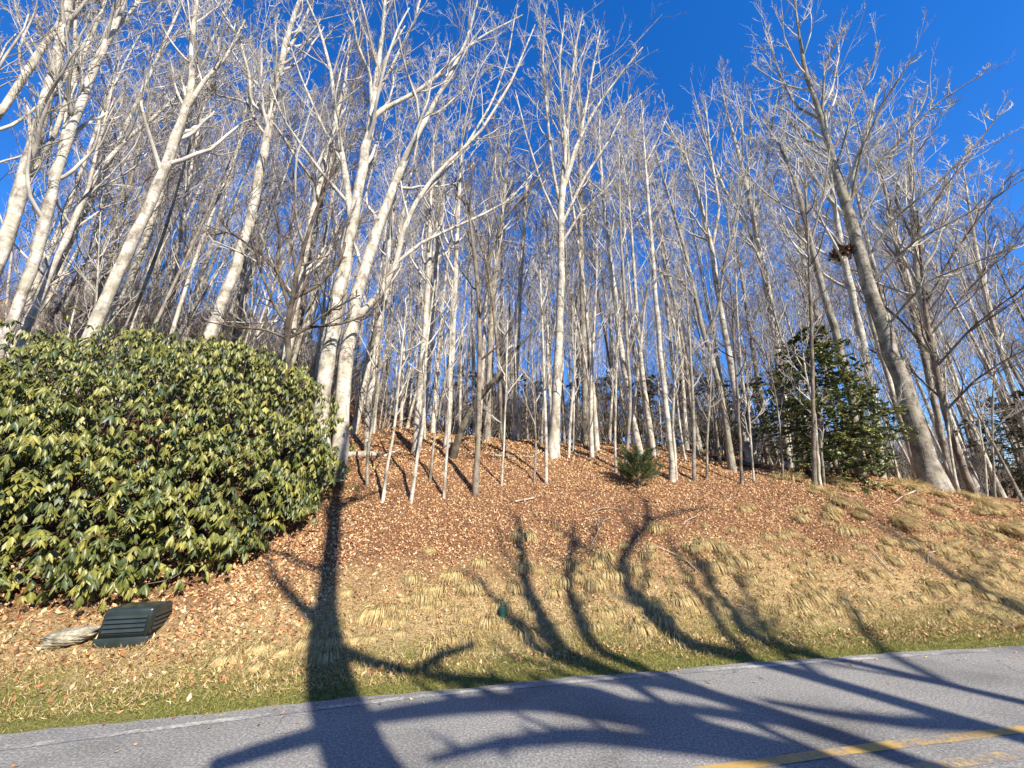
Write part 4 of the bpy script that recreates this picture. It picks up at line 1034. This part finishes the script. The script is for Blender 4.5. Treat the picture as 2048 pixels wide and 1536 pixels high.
# ------------------------------------------------------------------ plastic equipment cover, stone, stake, cap
def box_cover():
    f = hit(292, 1290)
    yaw = math.radians(14)
    Wd, Dp, H = .55, .48, .43
    cx = np.array([math.cos(yaw), math.sin(yaw)]); cy = np.array([-math.sin(yaw), math.cos(yaw)])
    c = f[:2] - cx * Wd / 2 + cy * Dp / 2
    zb = float(height(*(c - cy * Dp / 2))) - .02
    e_ = empty('equipment_cover', (c[0], c[1], zb), 'dark green louvred plastic equipment cover on the grass in front of the rhododendron', 'utility box')
    e_.rotation_euler = (0, 0, yaw)
    def shell(name, w0, d0, w1, d1, z0, z1, bev, seg, yoff=0):
        bm = bmesh.new()
        vs = [bm.verts.new((sx * w0 / 2, sy * d0 / 2, z0)) for sx, sy in ((-1, -1), (1, -1), (1, 1), (-1, 1))] + \
             [bm.verts.new((sx * w1 / 2, sy * d1 / 2 + yoff, z1)) for sx, sy in ((-1, -1), (1, -1), (1, 1), (-1, 1))]
        for q in ((0, 3, 2, 1), (4, 5, 6, 7), (0, 1, 5, 4), (1, 2, 6, 5), (2, 3, 7, 6), (3, 0, 4, 7)): bm.faces.new([vs[k] for k in q])
        bmesh.ops.bevel(bm, geom=[ed for ed in bm.edges if max(v.co.z for v in ed.verts) > z0 + .01 ], offset=bev, segments=seg, affect='EDGES', profile=.5)
        o = bm_obj(name, bm, M['green_plastic'], e_, True)
        me_ = o.data
        return o
    shell('skirt', Wd + .015, Dp + .015, Wd - .005, Dp - .005, -.12, .125, .015, 3)
    cov = shell('cover', Wd - .03, Dp - .03, Wd - .045, Dp - .04, .115, H, .042, 5, 0)
    for side in (0, 1):
        wf = (Wd - .11) if side == 0 else (Dp - .12)
        for i in range(4):
            zc = .33 - i * .048
            fr_ = (zc - .125) / (H - .125)
            half = ((Dp - .03) * (1 - fr_) + (Dp - .04) * fr_) / 2 if side == 0 else ((Wd - .03) * (1 - fr_) + (Wd - .045) * fr_) / 2
            for nm, h0, dep, mat in (('slot', .016, .004, 'dark_slot'), ('slat', .026, .022, 'green_plastic')):
                bm = bmesh.new()
                zo = -.019 if nm == 'slot' else .008
                y0 = -half
                prof_ = [(y0 + .01, zc + zo + h0 / 2), (y0 - dep * .35, zc + zo + h0 / 2), (y0 - dep, zc + zo - h0 / 2), (y0 + .01, zc + zo - h0 / 2)]
                A = [bm.verts.new((-wf / 2 + (.008 if nm == 'slat' else .012), y, z)) for y, z in prof_]; B = [bm.verts.new((wf / 2 - (.008 if nm == 'slat' else .012), y, z)) for y, z in prof_]
                for k in range(4): bm.faces.new([A[k], A[(k + 1) % 4], B[(k + 1) % 4], B[k]])
                bm.faces.new(A[::-1]); bm.faces.new(B)
                bmesh.ops.recalc_face_normals(bm, faces=bm.faces[:])
                o = bm_obj(nm, bm, M[mat], cov)
                if side: o.rotation_euler = (0, 0, math.pi / 2)
    bm = bmesh.new(); bmesh.ops.create_cube(bm, size=1); bmesh.ops.scale(bm, vec=(.006, .012, .10), verts=bm.verts); bmesh.ops.translate(bm, vec=(0, -(Dp - .07) / 2 - .006, .215), verts=bm.verts)
    bm_obj('rib', bm, M['dark_slot'], cov)
    return c, zb
box_cover()
def stone(name, label, px, py, size_, rot, seed, mat='stone', cat='stone', sink=.3):
    g_ = np.random.default_rng(seed)
    f = hit(px, py)
    bm = bmesh.new(); bmesh.ops.create_icosphere(bm, subdivisions=4, radius=1)
    ph = g_.uniform(0, 6, 12)
    for v in bm.verts:
        c_ = np.array(v.co)
        q = sum(np.sin(c_ @ (g2 * (1.5 + k)) + ph[k]) / (1.6 + k) for k, g2 in enumerate(norm(np.array([[1, .3, .2], [.2, 1, -.5], [.4, -.6, 1], [-1, .5, .6], [.3, 1, 1]]))))
        q2 = np.sin(c_[0] * 9 + ph[6]) * np.sin(c_[1] * 8 + ph[7] + c_[2] * 5) + .6 * np.sin(c_[2] * 17 + c_[0] * 13 + ph[8])
        c_ = np.sign(c_) * np.abs(c_) ** .75 * (1 + .22 * q + .07 * q2)
        v.co = Vector(c_ * np.array(size_))
    bmesh.ops.rotate(bm, verts=bm.verts, cent=(0, 0, 0), matrix=Matrix.Rotation(rot[1], 3, 'Y') @ Matrix.Rotation(0, 3, 'X'))
    o = bm_obj(name, bm, M[mat]); o.location = (f[0], f[1], f[2] + size_[2] * (1 - sink)); o.rotation_euler = (0, 0, rot[0])
    return tag(o, label, cat)
stone('flat_stone', 'long pale weathered stone slab beside the plastic cover', 128, 1286, (.24, .13, .075), (.2, -.16), 3)
f = hit(170, 1297)
bm = bmesh.new(); bmesh.ops.create_cube(bm, size=1); bmesh.ops.scale(bm, vec=(.025, .09, .26), verts=bm.verts); bmesh.ops.bevel(bm, geom=bm.edges[:], offset=.004, segments=2, affect='EDGES')
o = bm_obj('wooden_board', bm, M['board']); o.location = (f[0] + .02, f[1] + .12, f[2] + .11); o.rotation_euler = (.05, .3, .35); tag(o, 'short pale board standing between the stone slab and the plastic cover', 'board')
def cap_post():
    f = hit(1005, 1236)
    e_ = empty('pipe_cap', tuple(f), 'small teal-green plastic pipe cap poking out of the bank', 'pipe')
    def lathe(name, prof_, mat, k=20):
        P = np.array(prof_); an = np.arange(k) * 2 * np.pi / k
        V = np.stack([P[:, 0:1] * np.cos(an), P[:, 0:1] * np.sin(an), np.repeat(P[:, 1:2], k, 1)], -1).reshape(-1, 3)
        n_ = len(P); Fq = np.array([(i * k + j, i * k + (j + 1) % k, (i + 1) * k + (j + 1) % k, (i + 1) * k + j) for i in range(n_ - 1) for j in range(k)])
        return link(name, make_mesh(name, V, Fq, M[mat], smooth=False), e_)
    lathe('pipe', [(.045, -.1), (.045, .075), (.0, .075)], 'cap_green')
    lathe('lid', [(.0, .076), (.052, .076), (.053, .10), (.050, .104), (.053, .108), (.053, .135), (.046, .143), (.02, .145), (.02, .157), (.0, .158)], 'cap_green')
cap_post()

# ------------------------------------------------------------------ fallen leaves, grass, tufts
lr = np.random.default_rng(31)
def litter(name, label, n, xr, dr, size_, pal, seed, weight=None, lift=.006, flat=.45):
    g_ = np.random.default_rng(seed)
    x = g_.uniform(*xr, n); d = g_.uniform(*dr, n)
    if weight is not None:
        k = g_.random(n) < weight(x, d); x, d = x[k], d[k]
    y = edge(x) + d; n = len(x)
    z = height(x, y)
    e_ = .05
    nr = norm(np.stack([-(height(x + e_, y) - z) / e_, -(height(x, y + e_) - z) / e_, np.ones(n)], 1))
    up_ = norm(nr + g_.normal(size=(n, 3)) * flat)
    dd = norm(np.cross(up_, g_.normal(size=(n, 3))))
    s_ = g_.uniform(*size_, n)
    pal = np.array(pal); c_ = pal[g_.integers(0, len(pal), n)] * g_.uniform(.7, 1.25, (n, 1))
    V, F, C = scatter_leaves(leaf_shape(1, .62, .5, -.25, .8) if n > 20000 else leaf_shape(2, .62, .5, -.25, .8), np.stack([x, y, z + lift + s_ * .1], 1), frames(dd, up_), s_, c_)
    return tag(link(name, make_mesh(name, V, F, M['litter'], C)), label, 'leaves', None, 'stuff')
PAL = [(.60, .385, .20), (.50, .29, .14), (.66, .455, .255), (.34, .175, .085), (.48, .235, .105), (.68, .51, .31), (.18, .095, .052), (.55, .34, .165)]
def wbank(x, d):
    pat = .5 + .5 * np.sin(1.7 * x + 1.1 * d) * np.sin(2.3 * d - .9 * x)
    return np.clip((d - .9) / 1.6, .08, 1) * (.55 + .45 * pat)
litter('fallen_leaves', 'brown fallen leaves carpeting the bank below the wood', 150000, (-4.2, 14), (.5, 5.5), (.022, .058), PAL, 1, wbank, flat=.55)
litter('fallen_leaves', 'brown fallen leaves carpeting the floor of the wood behind the crest', 65000, (-6, 16), (5.3, 13), (.045, .085), PAL, 2, flat=.6)
litter('fallen_leaves', 'leaves drifted on the grass verge and under the rhododendron', 9000, (-9, -2.6), (.15, 3.2), (.035, .08), PAL + [(.5, .2, .09)], 3, lambda x, d: np.clip((d - .2) / 1.6, .05, 1))
litter('fallen_leaves', 'loose row of dry leaves along the green roadside strip', 1900, (-2.8, 11), (.30, .75), (.035, .085), PAL, 4, lambda x, d: np.exp(-((d - .55) / .12) ** 2) * (.35 + .65 * (np.sin(x * 1.9) * np.sin(x * .8 + 1) > -.1)))
g_ = np.random.default_rng(66); n = 130; x_ = g_.uniform(-6, 11, n); o_ = -np.abs(g_.normal(size=n)) * .35 - .01
V, F, C = scatter_leaves(leaf_shape(2, .6, .4, -.2, .8), np.stack([x_, edge(x_) + o_, np.full(n, .012)], 1), frames(norm(np.stack([g_.normal(size=n), g_.normal(size=n), g_.normal(size=n) * .1], 1)), np.array([0, 0, 1.]) + g_.normal(size=(n, 3)) * .25), g_.uniform(.02, .05, n), np.array(PAL)[g_.integers(0, 8, n)])
tag(link('fallen_leaves', make_mesh('fallen_leaves', V, F, M['litter'], C)), 'leaf scraps blown on to the asphalt edge', 'leaves', None, 'stuff')
def blades(name, label, n, xr, dr, ln, pal, seed, weight=None, lean=.6, wid=.045, down=.0):
    g_ = np.random.default_rng(seed)
    x = g_.uniform(*xr, n); d = g_.uniform(*dr, n)
    if weight is not None:
        k = g_.random(n) < weight(x, d); x, d = x[k], d[k]
    n = len(x); y = edge(x) + d; z = height(x, y)
    dd = norm(np.stack([g_.normal(size=n) * lean, g_.normal(size=n) * lean - down, np.ones(n)], 1))
    s_ = g_.uniform(*ln, n); pal = np.array(pal)
    c_ = pal[g_.integers(0, len(pal), n)] * g_.uniform(.75, 1.25, (n, 1))
    V, F, C = scatter_leaves(leaf_shape(1, wid * 1.5, 0, .3, .55), np.stack([x, y, z - .004], 1), frames(dd, g_.normal(size=(n, 3))), s_, c_)
    return tag(link(name, make_mesh(name, V, F, M['grass'], C)), label, 'grass', None, 'stuff')
GRN = [(.18, .22, .035), (.26, .27, .05), (.13, .17, .03), (.38, .34, .10), (.48, .40, .18)]
STR = [(.60, .45, .20), (.66, .52, .26), (.50, .36, .16), (.42, .35, .11), (.70, .58, .35)]
def wgreen(x, d):
    return np.where(x < -2, .35 + .65 * (np.sin(2 * x + 3 * d) * np.sin(1.2 * x - 2 * d) > -.2), 1.0) * np.clip(1.25 - d / np.where(x < -2.5, 1.3, .8), 0, 1)
blades('verge_grass', 'short green and straw grass along the road edge', 70000, (-8, 12), (-.04, 1.2), (.02, .055), GRN, 11, wgreen, .8, .07)
blades('dry_grass', 'matted straw-coloured grass on the lower bank and verge', 120000, (-7, 13), (.25, 2.4), (.03, .085), STR, 12, lambda x, d: np.clip(1.3 - d / 2.0, 0.06, 1) * (.3 + .7 * (np.sin(2.6 * x + 1.9 * d) * np.sin(1.3 * x - 3 * d) > -.35)), 1.1, .05, .5)
# tufts
def tuft_mesh(seed, tall=False):
    g_ = np.random.default_rng(seed); n = 420
    az = g_.uniform(0, 6.28, n); r0 = .075 * np.sqrt(g_.random(n))
    ln = g_.uniform(.09, .19, n) * (1.5 if tall else 1)
    o_ = np.stack([np.cos(az), np.sin(az), np.zeros(n)], 1)
    d = norm(o_ * g_.uniform(.2, .8, (n, 1)) + [0, -.25, 1.0])
    P = np.empty((n, 6, 3)); P[:, 0] = o_ * r0[:, None] + [0, 0, -.03]
    for q in range(1, 6):
        P[:, q] = P[:, q - 1] + d * (ln / 5)[:, None]
        d = norm(d + np.array([0, -.18, -.75 if not tall else -.5]) + g_.normal(size=d.shape) * .10)
    side = norm(np.cross(o_, [0, 0, 1.]) + g_.normal(size=o_.shape) * .3)
    w = np.array([.0024, .0029, .0027, .0023, .0016, .0005])[None, :, None] * g_.uniform(.8, 1.4, (n, 1, 1))
    V = np.stack([P - side[:, None] * w, P + side[:, None] * w], 2).reshape(-1, 3)
    b0 = (np.arange(n) * 12)[:, None, None] + (np.arange(5) * 2)[None, :, None]
    F = (b0 + np.array([0, 1, 3, 2])).reshape(-1, 4)
    root = np.array([(.19, .18, .05), (.27, .23, .07)])[g_.integers(0, 2, n)]; tip = np.array([(.66, .50, .24), (.56, .42, .18), (.62, .50, .27)])[g_.integers(0, 3, n)]
    k = np.clip(np.arange(6) / 3.0, 0, 1)[None, :, None]
    C = (root[:, None] * (1 - k) + tip[:, None] * k) * g_.uniform(.8, 1.15, (n, 1, 1))
    return make_mesh('grass_tuft', V, F, M['grass'], np.repeat(C, 2, 1).reshape(-1, 3))
TV = [tuft_mesh(i) for i in range(7)]; TT = [tuft_mesh(20 + i, True) for i in range(3)]
tp = []
def tz(x):
    return 'on the bank left of the pipe cap' if x < -.1 else 'on the bank between the pipe cap and the little pine' if x < 2.4 else 'on the bank below the low forked tree' if x < 5.2 else 'on the bank below the evergreen holly' if x < 8.5 else 'on the bank below the big leaning tree'
def add_tuft(x, y, s_, tall, lab, grp):
    z = float(height(x, y))
    o = link('grass_tuft', (TT if tall else TV)[lr.integers(3 if tall else 7)], None, (x, y, z))
    o.rotation_euler = (0, 0, lr.uniform(-.5, .5)); k = s_ * lr.uniform(.75, 1.3); k *= lr.choice([.65, .85, 1.0, 1.2]); o.scale = (k * lr.uniform(.85, 1.15), k * lr.uniform(.8, 1.1), k * lr.uniform(.95, 1.3))
    tag(o, lab, 'grass', grp); tp.append((x, y))
cnt = 0; tries = 0
while cnt < 250 and tries < 40000:
    tries += 1
    x = lr.uniform(-2.7, 12.5)
    dc = np.interp(x, [-3, 0, 3, 6, 12], [1.25, 1.5, 1.75, 1.9, 1.75]); sp = np.interp(x, [-3, 0, 3, 6, 12], [.32, .5, .6, .65, .55])
    d = dc + sp * lr.normal()
    if d < .7 or d > 3.3: continue
    if math.sin(2.1 * x + .6) * math.sin(1.4 * x - 2.2 * d) < -.45 and lr.random() < .7: continue
    y = float(edge(x)) + d
    if any((x - a) ** 2 + (y - b_) ** 2 < .17 ** 2 for a, b_ in tp): continue
    add_tuft(x, y, 1.2, False, 'mop-headed straw-coloured grass tuft %s' % tz(x), 'grass tufts %s' % tz(x)); cnt += 1
for x, d in [(-3.05, 1.15), (-2.75, 1.05), (-3.3, 1.05), (-2.55, 1.2), (-2.9, .9)]:
    add_tuft(x, float(edge(x)) + d, 1.05, False, 'yellow-green grass tuft at the right foot of the rhododendron', 'tufts at the rhododendron foot')
cnt = 0
while cnt < 40:
    x = lr.uniform(7.0, 13.5); d = lr.uniform(2.4, 4.3); y = float(edge(x)) + d
    if any((x - a) ** 2 + (y - b_) ** 2 < .25 ** 2 for a, b_ in tp): continue
    add_tuft(x, y, 1.15, True, 'long pale grass tuft trailing from the top of the right bank', 'long grass tufts at the right crest'); cnt += 1
